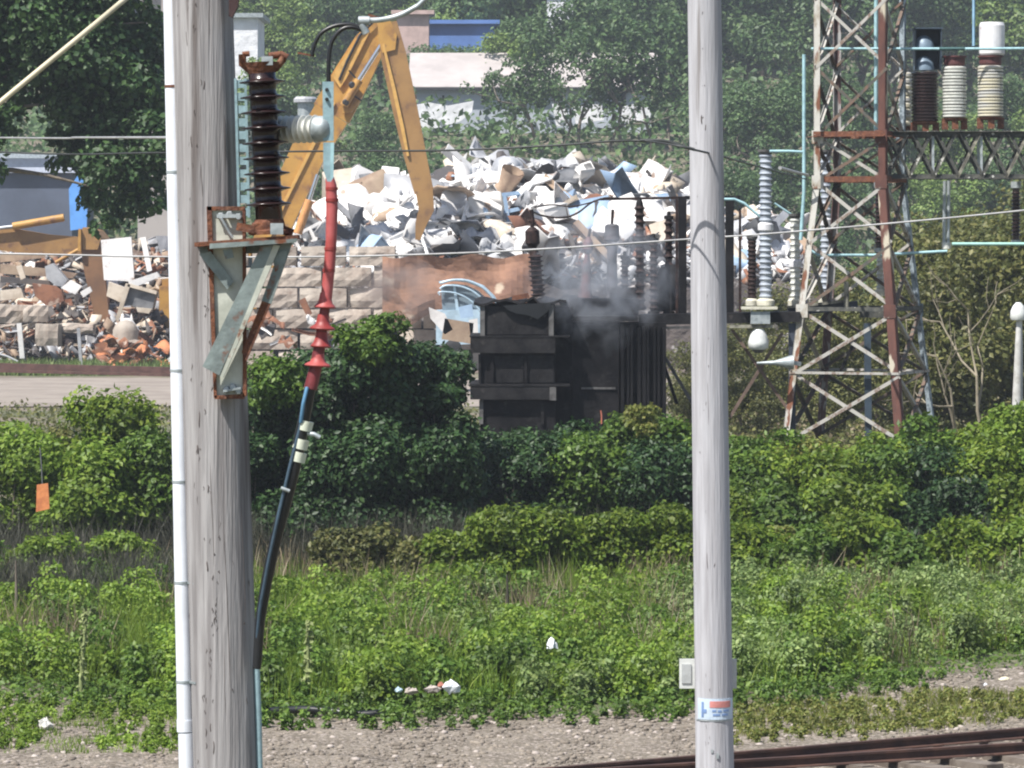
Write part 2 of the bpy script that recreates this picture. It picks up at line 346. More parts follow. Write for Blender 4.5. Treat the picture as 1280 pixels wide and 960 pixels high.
# gravel strip beside the track, its far edge broken by weeds
edge = [gp(-60, 872), gp(60, 876), gp(200, 884), gp(330, 902), gp(500, 902), gp(700, 897), gp(860, 889), gp(1000, 878), gp(1100, 862), gp(1180, 846), gp(1280, 832), gp(1380, 822)]
def gravel_strip():
    m = MB(); rows = []
    e = [Vector((x, y, 0)) for x, y in edge]
    n = 90; x0 = e[0].x; x1 = e[-1].x
    for i in range(n + 1):
        x = x0 + (x1 - x0) * i / n
        for a, b in zip(e, e[1:]):
            if a.x <= x <= b.x: yy = a.y + (b.y - a.y) * (x - a.x) / (b.x - a.x)
        yy += .5 * noise.noise(Vector((x * 1.6, 0, 3)))
        col = []
        for j in range(13):
            t = j / 12; y = 30 + (yy - 30) * t
            col.append(Vector((x, y, .012 + .05 * abs(noise.noise(Vector((x * 1.1, y * 1.1, 9)))) * (1 if j < 12 else .0))))
        rows.append(col)
    vs = [v for c in rows for v in c]
    fs = [(i * 13 + j, (i + 1) * 13 + j, (i + 1) * 13 + j + 1, i * 13 + j + 1) for i in range(n) for j in range(12)]
    m.add(vs, fs, True); return m.build('gravel_strip', gravel_m, kind='structure')
gravel_strip()
sheet('gravel_road', [(-70, 137), (8, 137), (6, 164), (-70, 170)], .03, M('pale_road_gravel', (.27, .235, .20), .95, 0, col2=(.20, .17, .145), scale=.5, bump=.5, bscale=3, bdist=.05))
sheet('scrapyard_floor', [(-90, 172), (70, 172), (70, 211), (-90, 211)], .02, M('yard_dirt', (.16, .12, .10), .95, 0, col2=(.10, .08, .07), scale=.5, bump=.5))

def stones(name, npts, region, smin, smax, mat, seed, z=.02, kind='stuff'):
    rng = np.random.default_rng(seed); t = (1 + 5 ** .5) / 2
    iv = np.array([(-1, t, 0), (1, t, 0), (-1, -t, 0), (1, -t, 0), (0, -1, t), (0, 1, t), (0, -1, -t), (0, 1, -t), (t, 0, -1), (t, 0, 1), (-t, 0, -1), (-t, 0, 1)]) / 1.9
    it = np.array([(0, 11, 5), (0, 5, 1), (0, 1, 7), (0, 7, 10), (0, 10, 11), (1, 5, 9), (5, 11, 4), (11, 10, 2), (10, 7, 6), (7, 1, 8), (3, 9, 4), (3, 4, 2), (3, 2, 6), (3, 6, 8), (3, 8, 9), (4, 9, 5), (2, 4, 11), (6, 2, 10), (8, 6, 7), (9, 8, 1)])
    Vs = []; Ts = []; k = 0
    while k < npts:
        px = rng.uniform(-40, 1320); py = rng.uniform(*region); x, y = gp(px, py)
        yb = np.interp(px, [-60, 60, 200, 330, 500, 700, 860, 1000, 1100, 1180, 1280, 1380], [872, 876, 884, 902, 902, 897, 889, 878, 862, 846, 832, 822])
        if py < yb - 2: continue
        s = smin + (smax - smin) * rng.uniform() ** 3
        a = rng.uniform(0, 6.28); R = np.array([[math.cos(a), -math.sin(a), 0], [math.sin(a), math.cos(a), 0], [0, 0, 1]])
        v = (iv * rng.uniform(.7, 1.3, (12, 1)) * [1, .75, .55] * s) @ R.T + [x, y, z + .1 * s]
        Vs.append(v); Ts.append(it + 12 * k); k += 1
    return link(name, npmesh(name, np.concatenate(Vs), np.concatenate(Ts), mat), kind=kind)
st_m = M('loose_stone', (.25, .215, .175), .9, 0, col2=(.12, .10, .08), scale=2.5, bump=.3)
st_p = M('pale_loose_stone', (.42, .37, .33), .9, 0, col2=(.32, .28, .25), scale=2.5, bump=.3)
props(stones('loose_gravel', 11000, (835, 1050), .014, .055, st_m, 5), 'loose brown gravel stones lying on the strip beside the railway track', 'gravel')
props(stones('pale_gravel', 1500, (835, 1050), .012, .055, st_p, 6), 'scattered pale stones lying among the brown gravel in front', 'gravel')

# ---------------------------------------------------------------- railway track at lower right
def rail_thing(p0, p1, name, label, group):
    a = Vector((*gp(*p0), 0)); b = Vector((*gp(*p1), 0)); d = (b - a).normalized(); a = a - d * 8; b = b + d * 14
    nrm = Vector((-d.y, d.x, 0)); m = MB()
    prof = [(-.075, 0), (.075, 0), (.075, .02), (.012, .035), (.012, .12), (.035, .13), (.035, .165), (-.035, .165), (-.035, .13), (-.012, .12), (-.012, .035), (-.075, .02)]
    z = .10; n = len(prof)
    vs = [p + nrm * u + Z * (v * .68 + z) for p in (a, b) for u, v in prof]
    m.add(vs, [(i, (i + 1) % n, (i + 1) % n + n, i + n) for i in range(n)] + [tuple(range(n - 1, -1, -1)), tuple(range(n, 2 * n))])
    o = m.build(name, M('railway_rail_steel', (.055, .028, .022), .75, .1, col2=(.10, .05, .035), scale=3, bump=.2), label=label, cat='rail', group=group)
    return a, b, d, nrm
railtop = M('worn_rail_head', (.20, .16, .14), .5, .3, col2=(.12, .08, .06), scale=3, bump=.1)
ra = rail_thing((730, 982), (1280, 934), 'rail', 'farther rusty rail of the railway track at the lower right', None)
rb = rail_thing((900, 977), (1280, 953), 'rail', 'nearer rusty rail of the railway track at the lower right', None)
slp = M('weathered_sleeper', (.10, .08, .065), .95, 0, col2=(.17, .145, .12), scale=3, stretch=(1, .3, 1), bump=.5)
def sleepers():
    a, b, d, nrm = ra; nn = 34; proto = None
    for i in range(nn):
        p = a + d * (i * .62 + .3) - nrm * .45 + Z * .03
        m = MB(); e = .02
        R = Matrix.Rotation(math.atan2(nrm.y, nrm.x), 3, 'Z')
        if proto is None:
            m.box((0, 0, 0), (2.2, .22, .13)); m.box((.52, 0, .07), (.30, .16, .012)); m.box((-.40, 0, .07), (.30, .16, .012))
            proto = m.build('sleeper', slp, label='dark timber sleeper half sunk in gravel under the rusty rails', cat='sleeper', group='sleepers under the railway track'); o = proto
        else: o = proto.copy(); COL.objects.link(o)
        o.location = p - Z * .065; o.rotation_euler = (0, 0, math.atan2(nrm.y, nrm.x) + random.uniform(-.02, .02))
sleepers()

# ---------------------------------------------------------------- left pole with its hardware
DP = 18.7
def pole(name, label, D, x0, x1, r0, r1, ytop, mat, seed, rings=110, n=40):
    # x0,r0 at photo row 0; x1,r1 at photo row 960 (all photo pixels)
    ybase = HY + H * F / D; m = MB(); pts = []
    b = at(x0 + (x1 - x0) * ybase / 960, ybase, D)
    t = thing(name, label, 'utility pole', (b.x, D, 0))
    vs = []
    for i in range(rings + 1):
        y = ybase + (ytop - ybase) * i / rings; cx = x0 + (x1 - x0) * y / 960; r = L(r0 + (r1 - r0) * y / 960, D); c = at(cx, y, D)
        for k in range(n):
            a = k * 2 * math.pi / n
            q = Vector((math.cos(a) * 3.2, math.sin(a) * 3.2, c.z * .55 + seed)); rr = r * (1 + .035 * noise.noise(q) + .012 * noise.noise(Vector((math.cos(a) * 14, math.sin(a) * 14, c.z * .5))))
            vs.append(c + Vector((math.cos(a), math.sin(a), 0)) * rr)
    fs = [(i * n + k, i * n + (k + 1) % n, (i + 1) * n + (k + 1) % n, (i + 1) * n + k) for i in range(rings) for k in range(n)] + [tuple(range(rings * n, rings * n + n))]
    m.add(vs, fs, True); m.build('shaft', mat, t)
    # drying checks and knots: thin recess-like dark slivers proud by 1 mm
    return t
POLE = pole('utility_pole', 'weathered grey wooden pole standing nearest, with white conduit and insulator bracket', DP, 252, 283, 39.5, 42, -420, wood, 0)
checks = M('dark_drying_check', (.10, .085, .08), .95, 0, var=.3, scale=8, bump=.2)
def pole_checks(t, D, x0, x1, r0, r1, lst):
    for (px, py, ln, wd) in lst:
        cx = x0 + (x1 - x0) * py / 960; r = r0 + (r1 - r0) * py / 960; a = math.asin(max(-.95, min(.95, (px - cx) / r)))
        m = MB(); pts = []
        for i in range(7):
            s = i / 6; yy = py + ln * (s - .5); c = at(x0 + (x1 - x0) * yy / 960, yy, D); aa = a + .012 * math.sin(s * 5 + px)
            q = Vector((math.cos(math.atan2(-math.cos(aa), math.sin(aa))) * 3.2, -math.cos(aa) * 3.2, c.z * .55))
            rr = L(r0 + (r1 - r0) * yy / 960, D) * (1 + .035 * noise.noise(q)) - .0006
            pts.append(c + Vector((math.sin(aa), -math.cos(aa), 0)) * rr)
        m.tube(pts, [.0006] + [L(wd, D) / 2 * .8] * 5 + [.0006], 5); m.build('drying_check', checks, t)
pole_checks(POLE, DP, 252, 283, 39.5, 42, [(236, 50, 22, 1.6), (258, 108, 12, 2.2), (242, 178, 16, 2.2), (255, 226, 40, 1.2), (252, 523, 22, 2.6), (250, 560, 12, 3.0), (268, 640, 130, 1.2), (262, 705, 14, 3), (287, 760, 190, 1.2), (306, 700, 140, 1.0), (284, 850, 80, 1.2), (266, 905, 12, 2.5), (240, 330, 70, 1.0), (283, 180, 70, 1.0), (270, 930, 18, 2.2), (264, 20, 60, 1), (296, 560, 150, 1)])
def specks(t, D, x0, x1, r0, r1, n, seed, sc):
    rg_ = random.Random(seed); m = MB()
    for i in range(n):
        py = rg_.uniform(0, 960); cx = x0 + (x1 - x0) * py / 960; r = r0 + (r1 - r0) * py / 960
        a = rg_.gauss(-.25 + .2 * math.sin(py * .02), .12) if rg_.random() < .8 else rg_.uniform(-1.3, 1.3); ln = rg_.uniform(3, 13) * sc; wd = rg_.uniform(.8, 2.2) * sc; pts = []
        for k in range(4):
            yy = py + ln * (k / 3 - .5); aa = a + .02 * math.sin(k * 2 + i); c = at(x0 + (x1 - x0) * yy / 960, yy, D)
            q = Vector((math.sin(aa) * 3.2, -math.cos(aa) * 3.2, c.z * .55 + seed)); rr = L(r0 + (r1 - r0) * yy / 960, D) * (1 + .035 * noise.noise(q)) + .0002
            pts.append(c + Vector((math.sin(aa), -math.cos(aa), 0)) * rr)
        m.tube(pts, [.0004, L(wd, D) / 2, L(wd, D) / 2 * .7, .0004], 4, caps=False)
    m.build('knot_specks', checks, t, kind='stuff')
specks(POLE, DP, 252, 283, 39.5, 42, 85, 0, .85)
# conduit
m = MB(); cpts = [at(213.5 + 18.5 * y / 960, y, DP - .02) for y in (-420, 0, 300, 600, 914)]
m.tube(cpts, L(9.4, DP), 20); m.build('conduit', pvc, POLE, label='upper length of the white plastic conduit')
m = MB(); m.tube([at(232.5 + 18.5 * (y - 915) / 960, y, DP - .02) for y in (916, 1300, 1830)], L(9.8, DP), 20); m.build('conduit', pvc, POLE)
m = MB(); m.tube([at(231, 900, DP - .02), at(231.3, 914.5, DP - .02)], L(10.2, DP), 20); m.build('conduit_coupling', pvc, POLE)
for y in (108, 215, 463, 602, 728, 852):
    m = MB(); c = at(213.5 + 18.5 * y / 960, y, DP - .02)
    m.tube([c + Vector((0, 0, -.006)), c + Vector((0, 0, .006))], L(10, DP), 16)
    m.bar(c + Vector((L(8, DP), -.01, 0)), c + Vector((L(18, DP), -.07, 0)), .02, .010); m.build('strap', rust if y == 108 else galv, POLE)
m = MB(); m.tube([at(320.5, 832, DP - .05), at(323, 900, DP - .05), at(325, 1000, DP - .05), at(332, 1500, DP - .05)], L(4.2, DP), 12); m.build('cable_duct', bluegrey, POLE)
# channel with holes on the right flank
m = MB()
for k in range(11):
    y = 100 + k * 16; m.bar(at(300.5 + k * .45, y, DP - .10), at(300.5 + k * .45, y + 10, DP - .10), L(15, DP), .010, up=Vector((0, 1, 0)))
for sx in (-6.2, 6.2): m.bar(at(300.5 + sx, 98, DP - .103), at(305 + sx, 272, DP - .103), L(3.2, DP), .014, up=Vector((0, 1, 0)))
m.build('slotted_channel', bluegrey, POLE)
m = MB(); m.prism([(286, -30), (302, -30), (297, 8), (290, 22), (286, 20)], DP - .18, DP - .12); m.build('crossarm_brace', M('dark_red_wood', (.06, .03, .03), .8, var=.3), POLE)

BR = thing('insulator_bracket', 'rusty and grey steel bracket with angled struts bolted to the left pole', 'bracket', at(285, 497, DP - .18))
m = MB(); m.prism([(264, 262), (305, 262), (303, 497), (268, 497)], DP - .205, DP - .17); m.build('backing_plate', creampaint, BR)
for poly in ([(258, 258), (264.5, 258), (271, 497), (267, 497)], [(303, 262), (306.5, 262), (308, 495), (303.5, 497)], [(259, 258), (306, 258), (306, 263), (259, 263)], [(268, 494.5), (305, 492.5), (305, 498.5), (268, 499)]):
    m = MB(); m.prism(poly, DP - .222, DP - .166); m.build('plate_edge', rust, BR)
m = MB(); m.prism([(243, 303), (372, 293.5), (373, 299), (300, 304), (243, 308.5)], DP - .30, DP - .12); m.build('shelf', rust, BR)
m = MB(); m.prism([(262, 304.5), (372, 298), (370, 303), (262, 311)], DP - .315, DP - .301); m.prism([(250, 309), (362, 304), (362, 316), (250, 318)], DP - .16, DP - .15); m.build('shelf_lip', greypaint, BR)
m = MB(); m.prism([(326, 308), (346, 306), (275, 470), (253, 458)], DP - .27, DP - .262); m.prism([(344, 306), (350, 307), (279, 472), (274, 470)], DP - .27, DP - .235); m.build('strut', greypaint, BR)
m = MB(); m.prism([(342, 306), (350, 307), (279, 472), (275, 471)], DP - .274, DP - .2705); m.build('strut_flange', creampaint, BR)
m = MB(); m.prism([(352, 304), (366, 302), (339, 380), (327, 376)], DP - .245, DP - .225); m.build('strut', greypaint, BR)
m = MB(); m.prism([(329, 372), (340, 376), (308, 452), (302, 440)], DP - .243, DP - .223); m.build('strut', rust, BR)
m = MB(); m.prism([(249, 318), (263, 314), (292, 352), (284, 362)], DP - .23, DP - .222); m.build('strut', greypaint, BR)
m = MB(); m.prism([(278, 312), (290, 310), (292, 322), (282, 324)], DP - .28, DP - .262); m.build('gusset', greypaint, BR); m = MB(); m.prism([(340, 318), (360, 312), (356, 330), (344, 340)], DP - .25, DP - .246); m.build('gusset', greypaint, BR)
m = MB()
for (x, y) in ((276, 270), (287, 268), (298, 271)): m.lathe(at(x, y, DP - .24), at(x, y, DP - .20), [(0, .012), (.3, .017), (1, .017)], 6)
m.bar(at(271, 270, DP - .236), at(300, 270, DP - .236), .008, .016); m.tube([at(276, 272, DP - .24), at(286, 290, DP - .235), at(291, 297, DP - .235)], .007, 6); m.build('bolt', galv, BR)
m = MB()
for (x, y) in ((283, 487), (291, 484), (298, 489)): m.lathe(at(x, y, DP - .235), at(x, y, DP - .21), [(0, .011), (.3, .016), (1, .018)], 6)
m.bar(at(279, 489, DP - .238), at(301, 485, DP - .238), .008, .010); m.build('bolt', galv, BR)

DI = DP - .22
def discprof(n, t0, t1, rc, rs):
    p = [(0, rc)]; h = (t1 - t0) / (n - 1)
    for i in range(n):
        c = t0 + h * i; p += [(c - h * .16, rc), (c - h * .05, rs * .8), (c + h * .0, rs * .99), (c + h * .05, rs), (c + h * .09, rs * .94), (c + h * .16, rc * 1.18), (c + h * .26, rc)]
    return p + [(1, rc)]
def shedprof(n, t0, t1, rc, rs, lip=.25):
    p = [(0, rc)]
    for i in range(n):
        c = t0 + (t1 - t0) * i / max(1, n - 1); h = (t1 - t0) / max(1, n - 1)
        p += [(c - h * .30, rc), (c - h * .02, rs * .97), (c + h * .03, rs), (c + h * .08, rs * .96), (c + h * .20, rc * 1.15), (c + h * .34, rc)]
    return p + [(1, rc)]
INS = thing('post_insulator', 'brown ribbed porcelain insulator standing upright on the rusty bracket shelf', 'insulator', at(337, 293, DI))
m = MB(); m.lathe(at(336.5, 275, DI), at(327, 84, DI), [(t, r) for t, r in discprof(9, .10, .90, L(17, DI), L(29, DI))], 32, True); m.build('porcelain', porc_brown, INS)
m = MB(); m.lathe(at(337, 293, DI), at(336.5, 274, DI), [(0, L(26, DI)), (.25, L(26, DI)), (.35, L(21, DI)), (1, L(18, DI))], 16)
for (x, y, r) in ((322, 285, 9), (316, 288, 7), (333, 282, 8)): m.lathe(at(x, y, DI - .075), at(x, y, DI - .03), [(0, L(r * .7, DI)), (.3, L(r, DI)), (1, L(r, DI))], 8)
m.bar(at(296, 283, DI - .06), at(318, 287, DI - .06), .035); m.bar(at(344, 284, DI), at(366, 292, DI), .04); m.build('base_fitting', rust, INS)
m = MB(); m.box(at(346, 286, DI - .085), (L(16, DI), .012, L(14, DI))); m.build('clamp_plate', galv, INS)
m = MB(); m.lathe(at(327, 92, DI), at(326.5, 78, DI), [(0, L(17, DI)), (1, L(23, DI))], 18)
m.tube([at(303, 68, DI), at(303, 80, DI), at(310, 86, DI), at(325, 88, DI), at(345, 85, DI), at(352, 76, DI), at(354, 70, DI)], L(5, DI), 8)
m.tube([at(303, 68, DI), at(312, 67, DI)], L(3.4, DI), 8); m.tube([at(336, 70, DI), at(352, 68, DI), at(359, 72, DI)], L(4.4, DI), 8); m.build('cap_clamp', rust, INS)
m = MB(); m.box(at(334, 76, DI - .06), (L(14, DI), .02, L(11, DI))); m.build('clamp_plate', galv, INS)

HI = thing('post_insulator', 'pale grey short ribbed insulator lying level between the pole and blue switch blade', 'insulator', at(350, 178, DP))
m = MB(); q0 = at(318, 163, DP - .06); q1 = at(398, 161, DP - .20)
m.lathe(q0, q1, discprof(11, .05, .95, L(11, DP), L(17.5, DP)), 24, True); m.build('porcelain', porc_grey, HI)
m = MB(); m.lathe(at(394, 161, DP - .20), at(415, 161, DP - .23), [(0, L(15, DP)), (.1, L(16, DP)), (.6, L(16, DP)), (.82, L(13, DP)), (.95, L(9, DP)), (1, L(5, DP))], 20, True); m.build('end_cap', galv, HI)
BL = thing('switch_blade', 'pale blue steel switch blade standing upright above the red cable', 'switch', at(411, 226, DP - .12))
m = MB(); m.prism([(403, 102), (417, 102), (417, 176), (404, 176)], DP - .25, DP - .24); m.prism([(404, 178), (417, 178), (416.5, 205), (413, 227), (409, 227), (404, 212)], DP - .252, DP - .24); m.build('blade', bluegrey, BL)
m = MB(); m.prism([(413.5, 178), (417.6, 178), (416.8, 222), (413, 228)], DP - .256, DP - .2525); m.build('edge_strip', bluepipe, BL)
m = MB()
for y in (112, 124): m.lathe(at(408.5, y, DP - .265), at(408.5, y, DP - .248), [(0, .006), (.4, .009), (1, .009)], 6)
m.build('bolt', darksteel, BL)

# red cable termination and black cable
CB = thing('cable_termination', 'red silicone cable termination merging into black cable with three pale bands', 'cable', at(322, 832, DP - .15))
DC = DP - .16
m = MB(); pth = [(412, 222), (414, 232), (415, 262), (414, 300), (412, 330), (408, 372), (406, 384)]
m.tube([at(x, y, DC) for x, y in pth], [L(r, DC) for r in (5.5, 7, 7.5, 7, 7.2, 7.2, 7.4)], 16); m.build('termination_sleeve', pinksil, CB)
for (x, y, r) in ((414.6, 236, 7.8), (415, 250, 8.4), (411, 338, 7.9), (413, 311, 7.7)):
    m = MB(); m.tube([at(x, y - 2, DC), at(x, y + 2, DC)], L(r, DC), 16); m.build('sleeve_ring', redsil, CB)
m = MB(); m.tube([at(407, 380, DC), at(403, 408, DC), at(399, 436, DC), at(394, 462, DC), at(388, 486, DC)], [L(r, DC) for r in (6.2, 6.8, 7.4, 8, 8.4)], 16)
m.build('termination_tube', M('dark_red_tube', (.17, .03, .035), .5, 0, var=.3, scale=8), CB)
for (x, y, r, c) in ((406, 382, 14, pinksil), (403, 409, 16.5, redsil), (401, 431, 13.5, redsil), (397, 455, 17, pinksil)):
    m = MB(); a = at(x, y + 3, DC); b = at(x + 1.2, y - 16, DC); m.lathe(a, b, [(0, L(r * .9, DC)), (.06, L(r, DC)), (.14, L(r * .92, DC)), (.32, L(9.6, DC)), (.6, L(8, DC)), (1, L(7, DC))], 20, True); m.build('rain_shed', c, CB)
m = MB(); m.tube([at(389, 478, DC), at(381, 520, DC), at(376, 545, DC), at(367, 590, DC), at(356, 632, DC), at(344, 676, DC), at(333, 728, DC), at(325, 775, DC), at(321, 836, DC)], [L(r, DC) for r in (7.2, 7.2, 8.2, 7.6, 7.6, 7.4, 7, 6.4, 5.5)], 14); m.build('black_cable', blackrub, CB)
m = MB(); m.tube([at(383, 486, DC - .01), at(375, 535, DC - .02), at(362, 585, DC - .03), at(349, 640, DC - .04), at(336, 700, DC - .04), at(325, 760, DC - .03), at(319, 820, DC)], L(2.3, DC), 8); m.build('earth_wire', M('blue_black_wire', (.04, .07, .10), .4, var=.2), CB)
m = MB(); m.tube([at(384, 484, DC - .03), at(379, 505, DC - .05), at(376, 528, DC - .03)], L(2.4, DC), 8); m.build('earth_wire', M('blue_wire', (.09, .22, .36), .4, var=.2), CB)
for (x, y) in ((381.5, 532), (376, 555), (373, 571)):
    m = MB(); d = Vector((L(1.6, DC), 0, L(6, DC))); c = at(x, y, DC); m.tube([c - d, c + d], L(9.6, DC), 16); m.build('tape_band', whitetape, CB)
m = MB(); m.tube([at(382, 541, DC), at(393, 543, DC - .02), at(400, 547, DC - .02)], L(3, DC), 8); m.build('cable_tie', galv, CB)
m = MB(); m.tube([at(351, 610, DC - .05), at(362, 614, DC - .05)], L(2.6, DC), 6); m.build('cable_tie', galv, CB)

DJ = DP - .2
def curve(pts, n=6):
    out = []; P = [Vector(p) for p in pts]; P = [P[0] * 2 - P[1]] + P + [P[-1] * 2 - P[-2]]
    for i in range(1, len(P) - 2):
        for k in range(n):
            t = k / n; a, b, c, d = P[i - 1:i + 3]
            out.append(.5 * ((2 * b) + (-a + c) * t + (2 * a - 5 * b + 4 * c - d) * t * t + (-a + 3 * b - 3 * c + d) * t ** 3))
    return out + [P[-2]]
JU = thing('jumper_cable', 'two black jumper loops clamped to a pale cable above the blue blade', 'cable', at(411, 104, DJ))
m = MB(); m.tube(curve([at(x, y, DJ) for x, y in ((456, 36), (440, 31), (420, 32), (402, 41), (393, 56), (390, 70))]), L(2.6, DJ), 8); m.build('loop', blackrub, JU)
m = MB(); m.tube(curve([at(x, y, DJ) for x, y in ((458, 40), (442, 34), (427, 37), (415, 52), (411, 75), (411, 108))]), L(2.8, DJ), 8); m.build('loop', blackrub, JU)
m = MB(); m.tube(curve([at(x, y, DJ) for x, y in ((450, 25), (474, 25), (497, 20), (516, 11), (530, 0), (560, -40), (620, -130))]), L(3.6, DJ), 10); m.build('pale_cable', galv, JU)
m = MB(); m.tube([at(448, 26, DJ), at(462, 26, DJ)], L(6, DJ), 10); m.tube([at(452, 30, DJ), at(458, 42, DJ)], L(5, DJ), 8); m.build('clamp', galv, JU)
m = MB(); m.bar(at(460, 20, DJ + .03), at(474, 24, DJ + .03), .02); m.build('terminal_lug', rust, JU); m = MB(); m.bar(at(372, 66, DJ), at(393, 70, DJ), .008); m.build('terminal_lug', rust, JU)

# ---------------------------------------------------------------- right pole
DR = 37.0
P2 = pole('utility_pole', 'pale smooth wooden pole at right of centre, carrying a small blue and red notice', DR, 880.5, 893.5, 21, 24, -420, wood2, 40)
pole_checks(P2, DR, 880.5, 893.5, 21, 24, [(876, 150, 12, 2.0), (881, 160, 9, 1.8), (883, 700, 22, 1.2), (884, 500, 60, .8), (900, 600, 90, .8), (893, 300, 60, .8)])
specks(P2, DR, 880.5, 893.5, 21, 24, 26, 40, .55)
SG = thing('notice_plate', 'small pale blue notice with red band strapped around the right pole', 'sign', at(894, 898, DR - .18))
def wrap(y0, y1, x0, x1, dr, mat, name, lab=None):
    m = MB(); n = 10; vs = []
    for rr in (dr, dr - .004):
        for y in (y0, y1):
            cx = 880.5 + 13 * y / 960; R = L(21 + 3 * y / 960, DR) + rr
            for i in range(n + 1):
                px = x0 + (x1 - x0) * i / n; s = max(-.99, min(.99, L(px - cx, DR) / R)); vs.append(at(cx, y, DR) + Vector((s * R, -math.sqrt(1 - s * s) * R, 0)))
    k = n + 1; fs = [(i, i + 1, i + 1 + k, i + k) for i in range(n)] + [(i + 2 * k, i + 3 * k, i + 1 + 3 * k, i + 1 + 2 * k) for i in range(n)]
    fs += [(i, i + 2 * k, i + 1 + 2 * k, i + 1) for i in range(n)] + [(i + k, i + 1 + k, i + 1 + 3 * k, i + 3 * k) for i in range(n)]
    m.add(vs, fs); return m.build(name, mat, SG, label=lab)
sgb = M('notice_pale_blue', (.48, .58, .68), .5, var=.1); sgr = M('notice_red', (.55, .22, .20), .5, var=.15); sgd = M('notice_blue_print', (.16, .25, .45), .5, var=.2)
wrap(897, 871, 872, 915, .008, sgb, 'plate'); wrap(882, 874, 886, 912, .0105, sgr, 'red_band')
for x0, x1, y in ((889, 894, 886), (896, 901, 886.5), (903, 910, 886), (890, 899, 891), (901, 909, 891)): wrap(y + 1.3, y - 1.3, x0, x1, .0105, sgd, 'print_line')
wrap(894, 875, 876, 878.5, .0105, sgd, 'pictogram'); wrap(889, 884, 878.5, 882, .0105, sgd, 'pictogram'); wrap(899, 897.3, 870, 916, .006, galv, 'strap')
m = MB(); m.box(at(885, 842, DR + .20), (L(72, DR), .03, L(37, DR))); m.build('metal_plate', M('pale_plate', (.58, .60, .58), .5, var=.1), P2, label='pale grey plate sticking out on both sides behind the pole')
m = MB(); m.box(at(858, 842, DR + .18), (L(12, DR), .012, L(24, DR))); m.build('plate_inset', M('plate_grey', (.40, .42, .42), .5, var=.1), P2)
m = MB(); m.box(at(897, 945, DR - .178), (L(3.4, DR), .006, L(7, DR))); m.box(at(890, 939, DR - .176), (L(3, DR), .006, L(4, DR))); m.build('number_tag', galv, P2)

# ---------------------------------------------------------------- wires
def wire(pts, rpx, mat, name, label, n=8):
    m = MB(); P = curve([at(*p) for p in pts], n); m.tube(P, rpx, 6); return m.build(name, mat, label=label, cat='wire')
wire([(-120, 229, 16.5), (0, 128, 16.5), (155, 0, 16.8), (245, -78, 18.5)], .0115, wirecream, 'guy_wire', 'thick cream guy wire slanting across the upper left corner', 4)
wire([(-1200, 300, 60), (-400, 312, 60), (0, 317, 60), (200, 321, 60), (400, 321, 60), (560, 317, 60), (700, 310, 60), (860, 299, 60), (1000, 289, 60), (1280, 263, 60), (1700, 215, 60), (2600, 80, 60)], .015, wirelt, 'overhead_wire', 'long pale overhead wire crossing the whole view behind both poles')
wire([(-600, 150, 45), (-20, 189, 42), (200, 191, 40), (400, 189, 38.5), (560, 188, 37), (690, 182, 36.6), (800, 176, 36.55), (880, 190, 36.55), (940, 206, 45), (1011, 225, 81.6)], .010, wiredk, 'overhead_wire', 'thin dark overhead wire passing in front of the right pole to the lattice tower')
wire([(-600, 165, 45), (-20, 172, 30), (100, 172, 24), (232, 172, 18.62)], .007, wirelt, 'overhead_wire', 'thin grey overhead wire ending at the left pole, upper of the pair')
wire([(800, 175.5, 36.52), (830, 176, 36.52), (850, 182, 36.52), (868, 187, 36.52)], .016, wiredk, 'wire_splice', 'thick twisted dark splice on the wire left of the right pole')
wire([(975, 210, 60), (993, 215, 70), (1010, 219, 81)], .028, wirelt, 'wire_clamp', 'pale clamp at the end of the dark wire beside the lattice tower')

